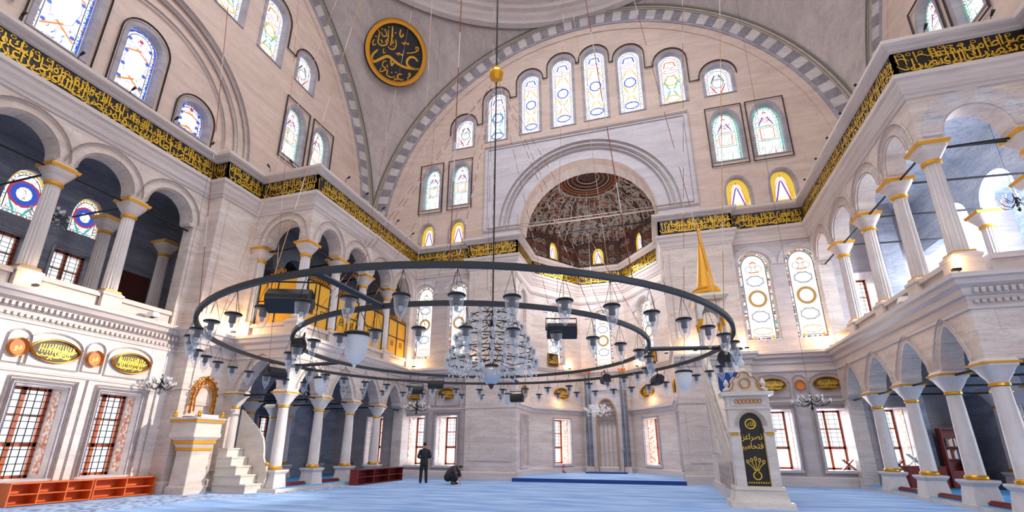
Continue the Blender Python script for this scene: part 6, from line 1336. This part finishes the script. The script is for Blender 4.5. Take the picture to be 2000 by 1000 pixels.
cloth('trousers', t, [(0, 0, .78, .165, .125), (0, 0, .95, .165, .12)], [([(-.085, 0, .84), (-.1, 0, .66), (-.11, .005, .48), (-.12, -.015, .09)], [.1, .09, .074, .062]), ([(.085, 0, .84), (.1, .0, .66), (.11, .01, .48), (.13, -.005, .09)], [.1, .09, .074, .062])], suit_m)
for x, y in ((-.125, .0), (.135, .01)): skin_obj('shoe', t, [((x, y-.05, .045), .045), ((x, y+.06, .042), .048), ((x*1.15, y+.17, .035), .035)], [(0, 1), (1, 2)], shoe_m, 2)
skin_obj('hair', t, [((0, -.035, 1.61), (.07, .06)), ((0, -.025, 1.68), (.088, .08)), ((0, .02, 1.735), (.08, .075)), ((0, .09, 1.735), .04)], [(0, 1), (1, 2), (2, 3)], hair_m)
mb = MB()
for s in (-1, 1): mb.sphere((s*.082, .03, 1.62), .02, 8)
mb.lathe([(.018, -.03), (.014, 0), (.006, .03)], (0, .12, 1.61), 6)
o = mb.build('ears_and_nose', skin_m, None, True, origin=(0, 0, 0)); o.parent = t
mb = MB()
for s in (-1, 1): mb.sphere((s*.03, .112, 1.64), .009, 6)
o = mb.build('eyes', hair_m, None, True, origin=(0, 0, 0)); o.parent = t
mb = MB(); mb.tube([(-.025, .112, 1.575), (0, .118, 1.572), (.025, .112, 1.575)], .005, 5); o = mb.build('mouth', cloth_maroon, None, True, origin=(0, 0, 0)); o.parent = t
# crouching man, facing right of the viewer, hand on the carpet
px, py = -8.85, 20.35
t = thing('person', (px, py, 0), 'crouching man in dark clothes with cap, reaching one hand down to the carpet', 'person', None, 0)
J = [((-.2, 0, .32), (.1, .09)), ((-.12, 0, .45), (.1, .09)), ((.05, 0, .6), (.1, .09)), ((.18, 0, .67), (.07, .06)), ((.25, 0, .69), .055), ((.3, 0, .68), .06), ((.36, 0, .66), (.08, .08)), ((.4, 0, .63), (.07, .075)),
     ((.15, -.14, .63), .04), ((.26, -.24, .4), .045), ((.42, -.2, .16), .033), ((.15, .14, .63), .04), ((.24, .24, .42), .045), ((.34, .14, .3), .033),
     ((-.14, -.12, .3), .09), ((.2, -.17, .38), .065), ((.04, -.16, .1), .045), ((.17, -.17, .035), .035), ((-.14, .12, .3), .09), ((.2, .17, .38), .065), ((.02, .16, .1), .045), ((.15, .17, .035), .035)]
E_ = [(0, 1), (1, 2), (2, 3), (3, 4), (4, 5), (5, 6), (6, 7), (3, 8), (8, 9), (9, 10), (3, 11), (11, 12), (12, 13), (0, 14), (14, 15), (15, 16), (16, 17), (0, 18), (18, 19), (19, 20), (20, 21)]
fingers(J, E_, 10, (.46, -.19, .07), (.3, 0, -.9), (0, 1, 0), 1); fingers(J, E_, 13, (.39, .12, .26), (.8, -.2, -.4), (0, 1, 0), 1)
skin_obj('body', t, J, E_, skin_m)
cloth('jacket', t, None, [([(-.2, 0, .38), (-.1, 0, .5), (.02, 0, .6), (.13, 0, .665), (.2, 0, .69)], [.165, .17, .17, .155, .1]), ([(.13, -.14, .65), (.2, -.22, .52), (.26, -.235, .4), (.34, -.215, .26)], [.08, .068, .056, .046]), ([(.13, .14, .65), (.2, .21, .53), (.25, .22, .42), (.31, .17, .34)], [.08, .068, .056, .046])], shirt_m)
cloth('trousers', t, None, [([(-.2, -.05, .29), (-.22, .05, .29)], [.185, .185]), ([(-.16, -.1, .28), (.02, -.15, .35), (.2, -.17, .38)], [.13, .11, .085]), ([(.2, -.17, .38), (.12, -.165, .24), (.04, -.16, .12)], [.085, .075, .06]), ([(-.16, .1, .28), (.02, .15, .35), (.2, .17, .38)], [.13, .11, .085]), ([(.2, .17, .38), (.12, .165, .24), (.03, .16, .12)], [.085, .075, .06])], suit_m)
for y in (-.165, .165): skin_obj('shoe', t, [((.0, y, .05), .045), ((.1, y, .045), .045), ((.2, y, .035), .035)], [(0, 1), (1, 2)], shoe_m, 2)
mb = MB(); mb.lathe([(.088, 0), (.09, .03), (.07, .07), (.02, .09)], (.37, 0, .7), 14); o = mb.build('cap', hair_m, None, True, origin=(0, 0, 0)); o.parent = t
mb = MB()
for s in (-1, 1): mb.sphere((.36, s*.085, .65), .02, 8); mb.sphere((.445, s*.03, .64), .009, 6)
mb.sphere((.46, 0, .62), .016, 6); o = mb.build('face_features', skin_m, None, True, origin=(0, 0, 0)); o.parent = t

for o in bpy.data.objects:
    if '_w' in o: del o['_w']
